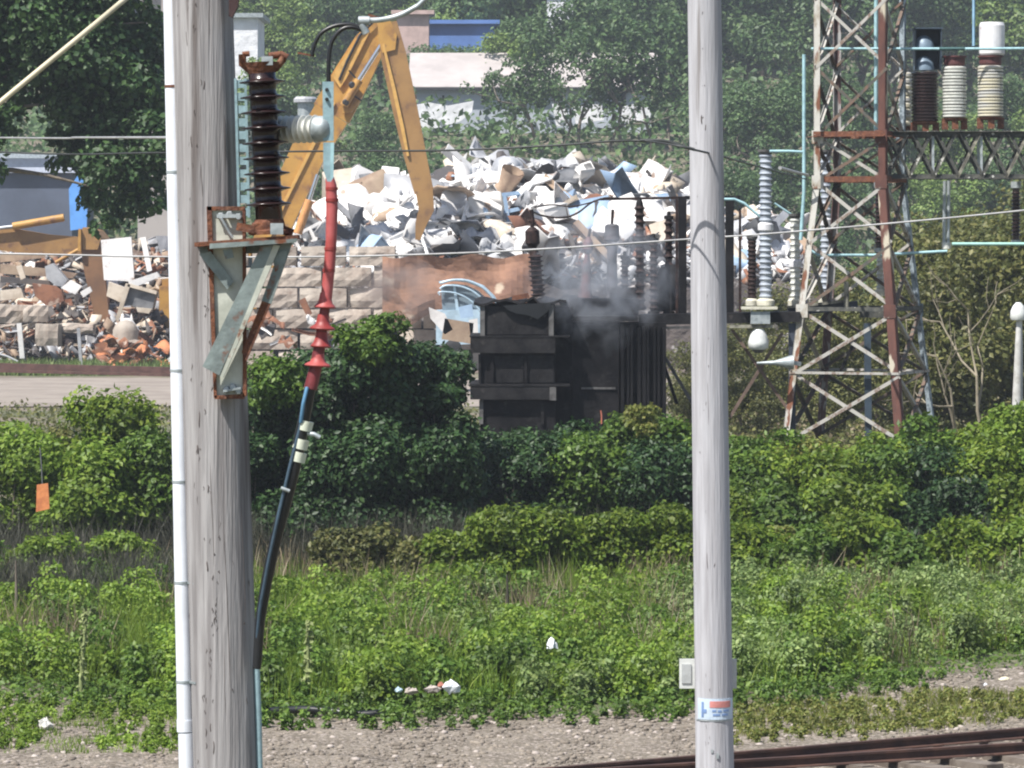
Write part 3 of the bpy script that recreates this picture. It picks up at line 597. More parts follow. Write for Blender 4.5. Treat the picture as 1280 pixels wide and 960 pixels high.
# ---------------------------------------------------------------- lattice tower
DT = 82.0; th = math.radians(21); SIDE = 1.46
def tower():
    c0 = at(1075, 228, DT); cx, cy = c0.x, DT
    t = thing('lattice_tower', 'tall rusty lattice steel tower with peeling paint in the substation', 'tower', (cx, cy, 0))
    U = Vector((math.cos(th), -math.sin(th), 0)); W = Vector((math.sin(th), math.cos(th), 0))
    zw = at(0, 228, DT).z
    def half(z): return SIDE / 2 if z >= zw else SIDE / 2 + (zw - z) * .098
    def corner(i, z):
        a, b = ((-1, -1), (1, -1), (1, 1), (-1, 1))[i]; h = half(z); return Vector((cx, cy, z)) + U * a * h + W * b * h
    zs = [at(0, y, DT).z for y in (-330, -250, -170, -85, 0, 86)] + [at(0, 172, DT).z, zw, at(0, 305, DT).z, at(0, 388, DT).z, at(0, 466, DT).z, at(0, 552, DT).z, .0]
    legm = (towerpale, towerrust, M('tower_leg_blue', (.30, .36, .40), .7, 0, col2=(.12, .15, .17), scale=5, lo=.48, hi=.54, bump=.3), towerpurple)
    legs = []
    for i in range(4):
        a, b = ((-1, -1), (1, -1), (1, 1), (-1, 1))[i]
        m = MB()
        for z0, z1 in ((0, zw), (zw, zs[0])):
            p, q = corner(i, z0), corner(i, z1); w = (.17 if z0 == 0 else .15) if i == 1 else .13
            u1 = U * (-a); u2 = W * (-b); tt = .016
            for d1, d2 in ((u1, u2), (u2, u1)):
                vs = [s + d1 * e * w + d2 * g * tt for s in (p, q) for e, g in ((0, 0), (1, 0), (1, 1), (0, 1))]
                m.add(vs, [(0, 1, 2, 3), (7, 6, 5, 4), (0, 4, 5, 1), (1, 5, 6, 2), (2, 6, 7, 3), (3, 7, 4, 0)])
        m.build('leg', legm[i], t, label=('pale peeling leg', 'thick red rusty leg', 'grey blue leg', 'dark purplish leg')[i])
    rg = random.Random(3)
    for f in range(4):
        i, j = f, (f + 1) % 4; off = (corner(i, 5) + corner(j, 5)) / 2 - Vector((cx, cy, 5)); off.normalize()
        for k in range(len(zs) - 1):
            z1, z0 = zs[k], zs[k + 1]
            for (a, b, s) in ((corner(i, z0), corner(j, z1), .004), (corner(j, z0), corner(i, z1), -.03)):
                m = MB(); a = a + off * s; b = b + off * s; m.angle(a, b, .062 if k < 7 else .07, .010, up=off, fx=1, fy=-1); m.build('brace', rg.choice((brace_m[0], brace_m[0], brace_m[0], brace_m[1])) if f == 0 else rg.choice((brace_m[1], brace_m[0], brace_m[1])), t)
        for k, (zz, w, mt) in enumerate(((zs[6], .11, rust), (zs[7], .11, rust), (zs[9], .08, beamdk), (zs[10], .05, brace_m[0]), (zs[4], .05, brace_m[2]))):
            if k == 4: continue
            m = MB(); a, b = corner(i, zz) + off * .018, corner(j, zz) + off * .018; m.angle(a, b, w, .012, up=Z, fx=-1 if k else 1, fy=1); m.build('cross_member', mt, t)
    # gusset plates with bolts at the joints of the near faces
    for i in (0, 1, 2):
        for k in (6, 7, 9):
            m = MB(); c = corner(i, zs[k]); d = U * (1 if i == 0 else -1); m.box(c + d * .09 - W * (.02 if i < 2 else -.02), (.24, .012, .26), Matrix((U, W, Z)).transposed()); m.build('gusset', legm[i], t)
    return t, corner, zs
TW, corner, TZ = tower()
tw2 = copy_tree(TW); tw2.location = Vector(TW.location) + Vector((math.cos(th), -math.sin(th) * .25, 0)) * 9.5; tw2['label'] = 'second lattice tower carrying the far end of the truss beam'

# ---------------------------------------------------------------- truss beam
def truss():
    a0 = at(1106, 170, DT - .3); L0 = 9.0
    t = thing('truss_beam', 'long lichen covered lattice beam running right from the tower', 'beam', a0)
    ax = Vector((1, -.06, 0)).normalized(); py = Vector((.06, 1, 0)).normalized(); zt = at(0, 165, DT).z; zb = at(0, 224, DT).z; dp = 1.15
    def P(s, b, z): return Vector((a0.x, DT - .55, z)) + ax * s + py * (b * dp)
    for b in (0, 1):
        for z, w in ((zt, .10), (zb, .09)):
            m = MB(); m.angle(P(-.1, b, z), P(L0, b, z), w, .014, up=Z, fx=1, fy=-1 if z == zt else 1); m.build('chord', beamdk, t)
    rg = random.Random(9); st = .47; n = int(L0 / st)
    for b in (0, 1):
        for k in range(n):
            for q in (0, 1):
                s0 = k * st; z0, z1 = (zb, zt) if (k + q) % 2 else (zt, zb)
                m = MB(); o = py * (-.006 if b == 0 else .006) * (1 + q); m.angle(P(s0, b, z0) + o, P(s0 + st, b, z1) + o, .06, .009, up=py, fx=1, fy=-1); m.build('lacing', rg.choice((beamdk, beamdk, beamdk, beamlt)), t)
            if k % 2 == 0:
                m = MB(); m.angle(P(k * st, b, zb), P(k * st, b, zt), .05, .009, up=py); m.build('lacing', rg.choice((beamdk, beamlt, galv)), t)
    for k in range(0, n):
        for z in (zb, zt):
            m = MB(); m.bar(P(k * st, 0, z + .006), P((k + 1) * st, 1, z + .006) if k % 2 else P(k * st, 1, z + .006), .05, .010); m.build('lacing', rg.choice((beamdk, beamlt)), t)
    return t
truss()
# big stacked insulators standing on the beam
def stack(px, y0, y1, rpx, nsh, pmat, label, D=DT - .1, capm=None, cap=.0, ring=None, group=None):
    t = thing('post_insulator', label, 'insulator', at(px, y1 + 5, D), group); rc = L(rpx, D)
    prof = [(0, rc * .8)]
    for i in range(nsh):
        a = i / nsh; h = 1 / nsh; prof += [(a + h * .04, rc * .86), (a + h * .22, rc), (a + h * .70, rc), (a + h * .96, rc * .86)]
    m = MB(); m.lathe(at(px, y1, D), at(px, y0 + cap, D), prof, 28); m.build('porcelain', pmat, t)
    if ring:
        for i in range(1, nsh):
            if i % 2 == 0:
                y = y1 + (y0 + cap - y1) * i / nsh; m = MB(); m.lathe(at(px, y + .9, D), at(px, y - .9, D), [(0, rc * .97), (1, rc * .97)], 24); m.build('metal_ring', ring, t)
    if capm:
        m = MB(); m.lathe(at(px, y0 + cap - .2, D), at(px, y0, D), [(0, rc * .80), (.2, rc * .88), (.85, rc * .88), (.86, rc * 1.02), (1, rc * 1.02)], 24); m.build('cap', capm, t)
    m = MB(); m.lathe(at(px, y1 + 4, D), at(px, y1, D), [(0, rc * .75), (.5, rc * .9), (1, rc * .9)], 20)
    for sx in (-.8, 0, .8): m.box(at(px, y1 + 8, D) + Vector((rc * sx, -rc * .5 * (sx == 0), 0)), (.12, .10, L(14, D)))
    m.build('foot', rust, t); return t
stack(1156, 90, 152, 17, 15, porc_brown, 'dark brown ribbed insulator on the beam under a dark blue box')
stack(1193, 70, 147, 15, 16, porc_grey, 'grey white ribbed insulator in the middle of the beam with a rusty collar', capm=M('dark_red_collar', (.10, .035, .035), .6, var=.3), cap=13, ring=beamdk)
stack(1238, 70, 146, 16, 16, porc_cream, 'cream ribbed insulator on the beam under a white cylinder', capm=M('dark_red_collar'  , (.1, .04, .04)), cap=12, ring=beamdk)
stack(1131, 90, 158, 9, 9, porc_cream, 'narrow cream insulator half hidden behind the right legs of the tower', D=DT + .9)
m = MB(); m.lathe(at(1240, 69, DT - .1), at(1240, 28, DT - .1), [(0, L(15, DT)), (.05, L(16, DT)), (.9, L(16, DT)), (1, L(14.5, DT))], 28); wc = m.build('cylinder_housing', whitep, label='white weathered cylinder on top of the cream insulator', cat='housing')
BX = thing('equipment_hood', 'dark blue open fronted metal hood holding two grey domes above the beam', 'housing', at(1159, 90, DT))
m = MB(); m.box(at(1159, 62, DT + .25), (L(33, DT), .03, L(50, DT))); m.box(at(1143, 62, DT), (.02, .5, L(50, DT))); m.box(at(1175, 62, DT), (.02, .5, L(50, DT))); m.box(at(1159, 36, DT), (L(36, DT), .55, .03)); m.build('hood', darkblue, BX)
for y in (62, 88):
    m = MB(); m.lathe(at(1155, y, DT - .05), at(1155, y - 18, DT - .05), [(0, L(13, DT)), (.2, L(13, DT)), (.55, L(11.5, DT)), (.8, L(8, DT)), (.95, L(4, DT)), (1, .005)], 20, True); m.build('dome', domeb, BX)
# pale blue bus pipework
def pipe(pts, r, mat, label, name='bus_pipe', cat='pipe'):
    m = MB(); m.tube([at(*p) for p in pts], r, 10); return m.build(name, mat, label=label, cat=cat)
pipe([(1014, 61, DT - .35), (1174, 61, DT - .35)], .028, bluepipe, 'pale blue level pipe crossing behind the tower legs to the dark hood')
pipe([(1174.5, 61, DT - .35), (1206, 61, DT - .35)], .034, M('green_dark_pipe', (.04, .10, .10), .5, var=.3), 'short dark green pipe between the hood and the white cylinder')
pipe([(1206.5, 61, DT - .5), (1420, 60, DT - .5)], .028, bluepipe, 'pale blue level pipe crossing in front of the white cylinder')
pipe([(1005, 68, DT - .9), (1005, 190, DT - .9), (1005, 240, DT - .9), (1001, 300, DT - .9)], .036, bluepipe, 'pale blue upright pipe just left of the lattice tower')
pipe([(962, 189, DT - .9), (985, 189, DT - .9), (1004, 190, DT - .9)], .028, bluepipe, 'short pale blue pipe from the tall insulator to the upright pipe')
pipe([(1095, -60, DT + .2), (1095, 168, DT + .2)], .040, bluepipe, 'pale blue upright pipe inside the upper tower')
pipe([(1217, -80, DT + 1), (1217, 58, DT + .1)], .030, M('steel_blue_pipe', (.12, .24, .34), .5, var=.2), 'slate blue upright pipe rising left of the white cylinder')
pipe([(1012, 312, DT - .2), (1022, 319, DT - .2), (1090, 319, DT - .2), (1184, 314, DT - .2)], .030, bluepipe, 'pale blue level pipe crossing the lower tower below the beam')
pipe([(1190, 305, DT - .2), (1420, 305, DT - .2)], .034, M('mint_pipe', (.36, .62, .55), .45, var=.1), 'mint green level pipe at the right edge below the beam')
pipe([(904, 249, DT - .1), (918, 249, DT - .1), (930, 254, DT - .1), (950, 271, DT - .1)], .028, bluepipe, 'pale blue bent pipe between the right pole and the tall insulator')
pipe([(968, 254, DT + .8), (995, 272, DT + .8)], .022, bluepipe, 'thin pale blue pipe sloping to the shorter insulator')
# posts hanging under the beam
def hang(px, y0, y1, r, mat, label, D=DT, n=12):
    t = thing('hanging_insulator', label, 'insulator', at(px, y1, D)); m = MB(); m.lathe(at(px, y1, D), at(px, y0, D), shedprof(n, .1, .9, L(r * .66, D), L(r, D)), 18); m.build('porcelain', mat, t)
    m = MB(); m.lathe(at(px, y1 + 5, D), at(px, y1, D), [(0, L(r, D)), (1, L(r, D))], 12); m.build('fitting', galv, t); m = MB(); m.lathe(at(px, y0, D), at(px, y0 - 8, D), [(0, L(r, D)), (1, L(r, D))], 12); m.build('fitting', galv, t)
hang(1099, 236, 310, 6.5, porc_brown, 'dark brown insulator hanging below the beam beside the rusty leg', D=DT + .5)
hang(1270, 235, 300, 6.5, porc_brown, 'dark brown insulator hanging below the beam at the right edge')
t = thing('hanging_rods', 'pair of pale grey rods hanging below the truss beam', 'bracket', at(1182, 308, DT))
for (a, b) in (((1181, 226), (1180, 306)), ((1186, 226), (1185, 306))):
    m = MB(); m.tube([at(*a, DT), at(*b, DT)], .035, 8); m.build('rod', galv, t)
m = MB(); m.lathe(at(1183, 311, DT), at(1183, 303, DT), [(0, .09), (1, .09)], 12); m.build('clamp', porc_grey, t)

# ---------------------------------------------------------------- platform with columns
PL = thing('steel_platform', 'dark steel platform on braced legs beside the burned transformer', 'platform', at(930, 405, DT))
z0 = at(0, 404, DT).z
for (xa, ya, xb, yb, w, h, mt, dy) in ((798, 400, 1000, 396, .12, .20, soot2, -.6), (912, 408, 972, 408, .10, .06, beamlt, -.75), (812, 410, 866, 409, .10, .05, dusty, -.75), (985, 390, 1072, 381, .14, .16, M('dark_blue_beam', (.04, .05, .07), .7, var=.3), .3), (985, 384, 1060, 376, .10, .05, beamlt, .2), (800, 396, 1000, 392, .9, .10, soot, .0), (1075, 392, 1120, 392, .14, .16, beamdk, .5)):
    m = MB(); a = at(xa, ya, DT + dy); b = at(xb, yb, DT + dy); a.y = b.y = DT + dy; m.bar(a, b, w, h); m.build('deck_beam', mt, PL)
for (xa, xb, mt) in ((806, 807, dusty), (903, 904, soot2), (990, 988, M('dark_blue_beam', (.1, .1, .1))), (1084, 1084, darkblue)):
    m = MB(); m.bar(at(xa, 404, DT - .5), Vector((at(xb, 404, DT).x, DT - .5, 0)), .13); m.build('leg', mt, PL)
for (p, q, mt) in (((808, 408), (872, 515), dusty), ((828, 450), (846, 505), soot), ((915, 412), (985, 512), M('brown_brace', (.13, .09, .07), .85, var=.3)), ((978, 416), (912, 522), M('brown_brace', (.13, .09, .07))), ((1075, 412), (1048, 470), soot2)):
    m = MB(); m.bar(at(*p, DT - .45), at(*q, DT - .43), .09, .06); m.build('brace', mt, PL)
m = MB(); m.tube([at(1058, 352, DT), at(1058, 388, DT)], .05, 8); m.build('stub_post', beamlt, PL)

def column(px, y0, y1, r, nsh, mat, label, D=DT, flange=None, topc=True):
    t = thing('column_insulator', label, 'insulator', at(px, y1 + 8, D)); segs = [(y1, flange + 5), (flange - 5, y0)] if flange else [(y1, y0)]
    for a, b in segs:
        m = MB(); n = max(3, int(nsh * abs(a - b) / (y1 - y0))); m.lathe(at(px, a, D), at(px, b, D), shedprof(n, .5 / n, 1 - .5 / n, L(r * .8, D), L(r, D)), 20); m.build('porcelain', mat, t)
    if flange: m = MB(); m.lathe(at(px, flange + 6, D), at(px, flange - 6, D), [(0, L(r * .8, D)), (.2, L(r * 1.15, D)), (.8, L(r * 1.15, D)), (1, L(r * .8, D))], 20); m.build('flange', whitep, t)
    if topc: m = MB(); m.lathe(at(px, y0 + 1, D), at(px, y0 - 5, D), [(0, L(r * .8, D)), (.5, L(r * 1.15, D)), (1, L(r * 1.2, D))], 20); m.build('cap', dusty, t)
    m = MB(); m.lathe(at(px, y1 + 8, D), at(px, y1 - 1, D), [(0, L(r * 1.3, D)), (.7, L(r * 1.35, D)), (1, L(r * .9, D))], 20); m.build('base', M('cream_base', (.58, .56, .46), .6, var=.15), t)
column(957, 192, 374, 8.5, 26, porc_blue, 'tall blue grey column insulator right of the right pole', D=DT - .3, flange=284)
column(940, 300, 374, 6, 14, charred, 'short dark scorched column insulator beside the tall grey one', D=DT - .1)
column(994, 272, 374, 7, 14, porc_grey, 'shorter grey column insulator between the tall one and the tower', D=DT + .6, flange=330)
column(1032, 192, 372, 7, 26, porc_blue, 'tall pale column insulator seen through the lattice tower', D=DT + 2.5, flange=278)
column(1102, 318, 362, 7, 8, porc_grey, 'small pale insulator behind the rusty tower leg', D=DT + 1.0)
t = thing('junction_box', 'small pale grey box under the tall column insulator', 'box', at(954, 404, DT - .7))
m = MB(); m.box(at(950, 397, DT - .7), (L(24, DT), .3, L(15, DT))); m.build('box_body', galv, t); m = MB(); m.box(at(949, 385, DT - .7), (L(44, DT), .4, L(3, DT))); m.build('lid', M('cream_base', (.5, .5, .4)), t)
t = thing('yard_lamp', 'glass bell lamp hanging below the platform beside the right pole', 'lamp', at(948, 437, DT - .7))
m = MB(); m.lathe(at(948, 437, DT - .7), at(948, 411, DT - .7), [(0, L(9, DT)), (.08, L(12.5, DT)), (.35, L(13, DT)), (.7, L(10.5, DT)), (.95, L(7, DT)), (1, L(6, DT))], 24, True); m.build('glass_bell', lampglass, t)
m = MB(); m.lathe(at(948, 441, DT - .7), at(948, 436, DT - .7), [(0, L(5, DT)), (1, L(9, DT))], 16); m.build('bottom_rim', dusty, t)
t = thing('yard_lamp', 'silver horn shaped lamp pointing left from the pale tower leg', 'lamp', at(975, 458, DT - 1))
m = MB(); m.lathe(at(946, 454, DT - 1), at(992, 453, DT - 1), [(0, L(1.5, DT)), (.5, L(3, DT)), (.72, L(6, DT)), (.9, L(8.5, DT)), (1, L(9, DT))], 18, True); m.build('horn', galv, t)
m = MB(); m.bar(at(990, 453, DT - 1), at(1000, 455, DT - .9), .08); m.build('arm', galv, t)
t = thing('lamp_post', 'short white post with rounded lamp head at the right edge', 'lamp', (at(1272, 400, 79).x, 79, 0))
m = MB(); m.tube([Vector((at(1271, 0, 79).x, 79, 0)), at(1271, 520, 79), at(1274, 398, 79)], [.11, .10, .055], 12); m.build('post', M('weathered_white_post', (.55, .55, .53), .6, 0, col2=(.38, .37, .34), scale=4), t)
m = MB(); m.lathe(at(1273, 400, 79), at(1273, 378, 79), [(0, L(9, 79)), (.15, L(10.5, 79)), (.5, L(10, 79)), (.8, L(7, 79)), (1, L(3, 79))], 18, True); m.build('lamp_head', lampglass, t)
m = MB(); m.tube([at(1276, 398, 79), at(1277, 430, 79), at(1277, 500, 79)], .025, 6); m.build('wiring_tube', galv, t)

# ---------------------------------------------------------------- burned transformer
DX = 80.5
TR = thing('transformer', 'burned black transformer with ribbed tank and smoking bushings', 'transformer', (at(655, 0, DX).x, DX, 0))
def xbox(x0, x1, ya, yb, d0, d1, mat, name, label=None, parent=None, jag=0):
    a = at(x0, yb, DX); b = at(x1, ya, DX); m = MB(); z0 = a.z if yb < 900 else 0
    cx = (a.x + b.x) / 2; cz = (z0 + b.z) / 2; m.box((cx, DX + (d0 + d1) / 2, cz), (b.x - a.x, d1 - d0, b.z - z0))
    return m.build(name, mat, parent or TR, label=label)
xbox(600, 694, 381, 999, .0, 2.4, soot, 'tank')
xbox(601, 692, 383, 418, -.012, .0, soot2, 'scorched_panel')
for x in (603, 689): xbox(x - 3, x + 3, 380, 420, -.06, -.012, dusty, 'rib')
xbox(588, 694, 421.5, 441, -.16, 2.5, soot2, 'stiffening_band'); xbox(587, 712, 419.6, 421.3, -.17, 2.5, soot2, 'band_top')
xbox(588, 694, 483, 499, -.16, 2.5, soot2, 'stiffening_band'); xbox(587, 712, 480, 482.6, -.17, 2.5, soot2, 'band_top')
xbox(687, 695, 483.5, 500, -.18, -.161, dusty, 'bracket_end')
for x in (615, 657): xbox(x - 2, x + 2, 442, 480, -.07, 0, soot, 'rib')
for x0, x1 in ((618, 654), (660, 692)): xbox(x0, x1, 445, 478, -.015, 0, soot2, 'scorched_panel')
xbox(598, 601, 443, 479, -.07, .0, soot2, 'rib'); xbox(599, 604, 500, 530, -.07, 0, dusty, 'rib'); xbox(676, 680, 505, 530, -.05, 0, soot2, 'rib')
# buckled cover plate
m = MB(); n = 14; vs = []
for j, (dd) in enumerate((-.1, .8, 1.7, 2.5)):
    for i in range(n + 1):
        x = 592 + (708 - 592) * i / n; y = 377 + 3.0 * math.sin(i * 1.3 + j) + (-5 if i in (5, 6, 9) else 0) * (j == 0) - j * .6; p = at(x, y, DX); vs.append(Vector((p.x, DX + dd, p.z)))
k = n + 1; nb = len(vs); vs2 = [v - Z * .05 for v in vs]
fs = [(j * k + i, j * k + i + 1, (j + 1) * k + i + 1, (j + 1) * k + i) for j in range(3) for i in range(n)]
m.add(vs + vs2, fs + [tuple(q + nb for q in reversed(f)) for f in fs] + [(i, i + nb, i + 1 + nb, i + 1) for i in range(n)] + [(j * k, (j + 1) * k, (j + 1) * k + nb, j * k + nb) for j in range(3)] + [(j * k + n, j * k + n + nb, (j + 1) * k + n + nb, (j + 1) * k + n) for j in range(3)])
m.build('buckled_cover', soot2, TR)
m = MB(); m.prism([(628, 382), (690, 378), (684, 390), (672, 399), (660, 394), (645, 392), (636, 388)], DX - .11, DX - .03); m.build('torn_flap', blackrub, TR)
m = MB(); m.prism([(640, 370), (660, 366), (662, 372), (640, 376)], DX + .2, DX + .4); m.build('scorched_fragment', rust, TR)
xbox(694.5, 717, 384, 999, .5, 2.3, soot, 'side_panel')
def bushing(D, pts, mat, nm):
    m = MB()
    for (x0, y0, x1, y1, prof) in pts: m.lathe(at(x0, y0, D), at(x1, y1, D), [(t_, L(r, D)) for t_, r in prof], 20)
    return m.build(nm, mat, TR)
def sh(n, rc, rs): return [(t_, r) for t_, r in shedprof(n, .5 / n, 1 - .5 / n, rc, rs)]
bushing(DX + .6, [(673, 371, 669, 318, sh(9, 6.5, 10))], charred, 'bushing'); bushing(DX + .6, [(668, 317, 665.5, 309, [(0, 6), (1, 4)]), (666, 309, 665, 284, [(0, 5), (.2, 9), (.8, 9), (1, 4)])], charred, 'bushing_head')
m = MB(); m.tube([at(665, 285, DX + .6), at(666, 276, DX + .6), at(664, 262, DX + .6)], .04, 6); m.tube([at(661, 276, DX + .6), at(670, 279, DX + .6)], .035, 6); m.build('terminal', charred, TR)
bushing(DX + 1.6, [(731, 372, 734, 318, [(0, 10), (.15, 8), (.7, 5.5), (1, 3)]), (734, 318, 736, 296, [(0, 3), (.3, 7), (.7, 6), (1, 2)])], M('heat_reddened_porcelain', (.16, .07, .07), .7, 0, col2=(.05, .05, .055), scale=3), 'bushing')
bushing(DX + 1.8, [(765, 376, 765, 304, [(0, 8), (.1, 7), (1, 6)]), (765, 303, 765, 280, [(0, 6), (.15, 9.5), (.9, 9), (1, 6)])], M('ashy_porcelain', (.11, .10, .11), .7, 0, col2=(.04, .045, .05), scale=3), 'bushing')
m = MB(); m.tube([at(736, 296, DX + 1.6), at(738, 286, DX + 1.6)], .03, 6); m.tube([at(765, 280, DX + 1.8), at(766, 262, DX + 1.8)], .03, 6); m.build('terminal', charred, TR)
# conservator and rear turret humps
m = MB(); m.lathe(at(762, 372, DX + 1.7), at(800, 372, DX + 1.7), [(0, L(8, DX)), (.1, L(13, DX)), (.9, L(13, DX)), (1, L(9, DX))], 20, True); m.lathe(at(700, 378, DX + 1.7), at(752, 380, DX + 1.7), [(0, L(6, DX)), (.1, L(10, DX)), (.9, L(10, DX)), (1, L(6, DX))], 16, True); m.build('oil_drum', soot, TR)
xbox(716, 774, 403, 999, .4, 2.2, soot, 'cabinet'); xbox(714, 798, 396, 402, .3, 2.3, soot2, 'cabinet_lid'); xbox(727, 770, 485, 487.5, .37, .4, dusty, 'cabinet_seam')
xbox(712, 800, 374, 396, .9, 2.1, soot, 'cabinet')
for i in range(9):
    x = 777 + i * 6.6 + 1.3 * math.sin(i * 2.3); xbox(x, x + 3.4 + math.sin(i * 5), 406 + 5 * abs(math.sin(i * 1.7)), 999, .34 + .06 * math.sin(i * 3.1), 1.9, soot, 'radiator_fin')
xbox(776, 834, 404, 999, .5, 1.6, soot, 'radiator_core')
# burned rack behind and right of the transformer
RK = thing('burned_rack', 'black burned steel frame above the platform left of the right pole', 'frame', at(850, 390, DT))
for (p, q, w) in (((750, 249), (856, 247), .05), ((856, 247), (925, 247), .07), ((853, 247), (853, 392), .16), ((912, 247), (912, 392), .16), ((846, 249), (846, 392), .05), ((925, 262), (925, 392), .05)):
    m = MB(); m.bar(at(*p, DT + .2), at(*q, DT + .2), w); m.build('bar', soot if w > .06 else charred, RK)
m = MB(); m.prism([(826, 334), (846, 330), (850, 388), (820, 390), (818, 350)], DT + .6, DT + .9); m.build('scorched_casing', soot2, RK)
t = thing('post_insulator', 'black charred post insulator on the platform at the burned frame', 'insulator', at(800, 392, DT))
m = MB(); m.lathe(at(800.5, 388, DT - .2), at(799.5, 256, DT - .2), [(t_, L(r, DT)) for t_, r in sh(15, 4.8, 7)], 18); m.build('porcelain', charred, t)
m = MB(); m.lathe(at(799.5, 257, DT - .2), at(799.5, 248, DT - .2), [(0, L(5, DT)), (.5, L(4, DT)), (1, L(2, DT))], 12)
for y in (302, 345, 385): m.lathe(at(800, y + 2, DT - .2), at(800, y - 2, DT - .2), [(0, L(8, DT)), (1, L(8, DT))], 14)
m.build('fitting', soot, t)
for (x_, y_, D_, lab) in ((817, 296, DT + .4, 'short charred insulator right of the black post insulator'), (836, 268, DT + .7, 'thin charred insulator beside the burned frame bars'), (781, 318, DX + 1.9, 'stubby charred insulator in the smoke left of the black post')):
    t = thing('post_insulator', lab, 'insulator', at(x_, 392, D_)); m = MB(); m.lathe(at(x_, 389, D_), at(x_, y_ + 6, D_), [(t_, L(r, D_)) for t_, r in sh(11, 4.0, 6.2)], 16); m.build('porcelain', charred, t)
    m = MB(); m.lathe(at(x_, y_ + 6, D_), at(x_, y_ - 4, D_), [(0, L(6, D_)), (.4, L(6, D_)), (.5, L(2.5, D_)), (1, L(2, D_))], 12); m.build('cap', soot, t)
    m = MB(); m.lathe(at(x_, 394, D_), at(x_, 389, D_), [(0, L(8, D_)), (1, L(7, D_))], 12); m.build('base', soot, t)
wire([(750, 249, DT + .2), (738, 254, DT + .2), (722, 266, DT + .2), (704, 272, DT + .2), (680, 270, DT + .3), (664, 264, DT - .9)], .022, charred, 'slack_cable', 'slack scorched cable drooping between the burned frame and first bushing')
wire([(799, 250, DT), (760, 247, DT), (742, 252, DT), (716, 258, DT), (690, 256, DT), (668, 259, DT - .9)], .016, charred, 'slack_cable', 'second thin scorched cable above the drooping one over the transformer')

# ---------------------------------------------------------------- scrapyard: block wall
DW = 176.0
BW = thing('block_wall', 'stacked wall of rough pale concrete blocks in front of the scrap heap', 'wall', (at(440, 0, DW).x, DW, 0))
def block_mesh(seed, w, h, d):
    rg = np.random.default_rng(seed); vs = []; nx, nz = 5, 3
    m = MB()
    for j in range(nz + 1):
        for i in range(nx + 1):
            e = (i in (0, nx)) + (j in (0, nz)); vs.append(((i / nx - .5) * w, -d / 2 + (.06 * e) + rg.uniform(-.045, .045), (j / nz - .5) * h + (rg.uniform(-.04, .0) if j == nz else 0)))
    n1 = len(vs); vs += [(x, d / 2, z) for x, y, z in vs]; k = nx + 1
    fs = [(j * k + i, j * k + i + 1, (j + 1) * k + i + 1, (j + 1) * k + i) for j in range(nz) for i in range(nx)] + [tuple(q + n1 for q in (j * k + i, (j + 1) * k + i, (j + 1) * k + i + 1, j * k + i + 1)) for j in range(nz) for i in range(nx)]
    for i in range(nx): fs += [(i, i + n1, i + 1 + n1, i + 1), (nz * k + i, nz * k + i + 1, nz * k + i + 1 + n1, nz * k + i + n1)]
    for j in range(nz): fs += [(j * k, (j + 1) * k, (j + 1) * k + n1, j * k + n1), (j * k + nx, j * k + nx + n1, (j + 1) * k + nx + n1, (j + 1) * k + nx)]
    me = bpy.data.meshes.new('concrete_block'); me.from_pydata(vs, [], fs); me.materials.append(concrete); return me
bms = [block_mesh(s, 2.0, .84, .95) for s in range(7)]
for row in range(6):
    x = at(262, 0, DW).x + (row % 2) * 1.0 - .3; zc = .43 + row * .88
    if row == 5: x0s = at(205, 0, DW).x; x1s = at(520, 0, DW).x
    while x < at(640, 0, DW).x:
        if not (row == 5 and x > at(478, 0, DW).x):
            o = link('concrete_block', random.choice(bms), (x - BW.location.x, random.uniform(-.10, .10), zc), BW); s = random.uniform(.88, 1.0); o.scale = (s, 1, random.uniform(.95, 1)); o.rotation_euler = (0, 0, random.uniform(-.03, .03))
        x += 2.06
# ---------------------------------------------------------------- scrap heap
prof_x = [200, 320, 380, 420, 460, 520, 560, 620, 660, 700, 740, 800, 850, 900, 960, 1010]
prof_y = [440, 400, 294, 252, 232, 240, 230, 217, 211, 215, 232, 230, 250, 272, 294, 320]
def heap_z(x, y):
    px = 640 + x / 194 * F; top = H + (HY - np.interp(px, prof_x, prof_y)) / F * 194; t = min(1, max(0, (y - 179) / 14)); foot = min(top, 3.9)
    b = min(1, max(0, (212 - y) / 12))
    return (foot + (top - foot) * (t ** .8)) * (b ** .5) if y > 178 else foot * .9
def heap(name, x0, x1, y0, y1, fn, step, mat, label):
    xs = np.arange(x0, x1, step); ys = np.arange(y0, y1, step); vs = []
    for y in ys:
        for x in xs:
            edge_ = y <= y0 + .01 or x <= x0 + .01 or x >= xs[-1] - .01 or y >= ys[-1] - .01
            z = fn(x, y) - .35 + .8 * noise.noise(Vector((x * .6, y * .6, 1))); vs.append((float(x), float(y), 0.0 if edge_ else max(0.02, float(z))))
    nx = len(xs); fs = [(j * nx + i, j * nx + i + 1, (j + 1) * nx + i + 1, (j + 1) * nx + i) for j in range(len(ys) - 1) for i in range(nx - 1)]
    me = bpy.data.meshes.new(name); me.from_pydata(vs, [], fs); me.materials.append(mat); return link(name, me, label=label, cat='scrap heap', kind='stuff')
heap('scrap_mound', -11.0, 14.5, 177.6, 210.5, heap_z, .55, mound_m, 'dark rubble core of the big scrap heap behind the block wall')
def left_z(x, y):
    px = 640 + x / 184 * F; ty = np.interp(px, [-200, 0, 60, 110, 150, 205, 230], [330, 322, 325, 330, 318, 312, 400]); top = H + (HY - ty) / F * 186
    t = min(1, max(0, (y - 176) / 10)); return top * (.12 + .88 * t) * min(1, max(0, (200 - y) / 8)) ** .5
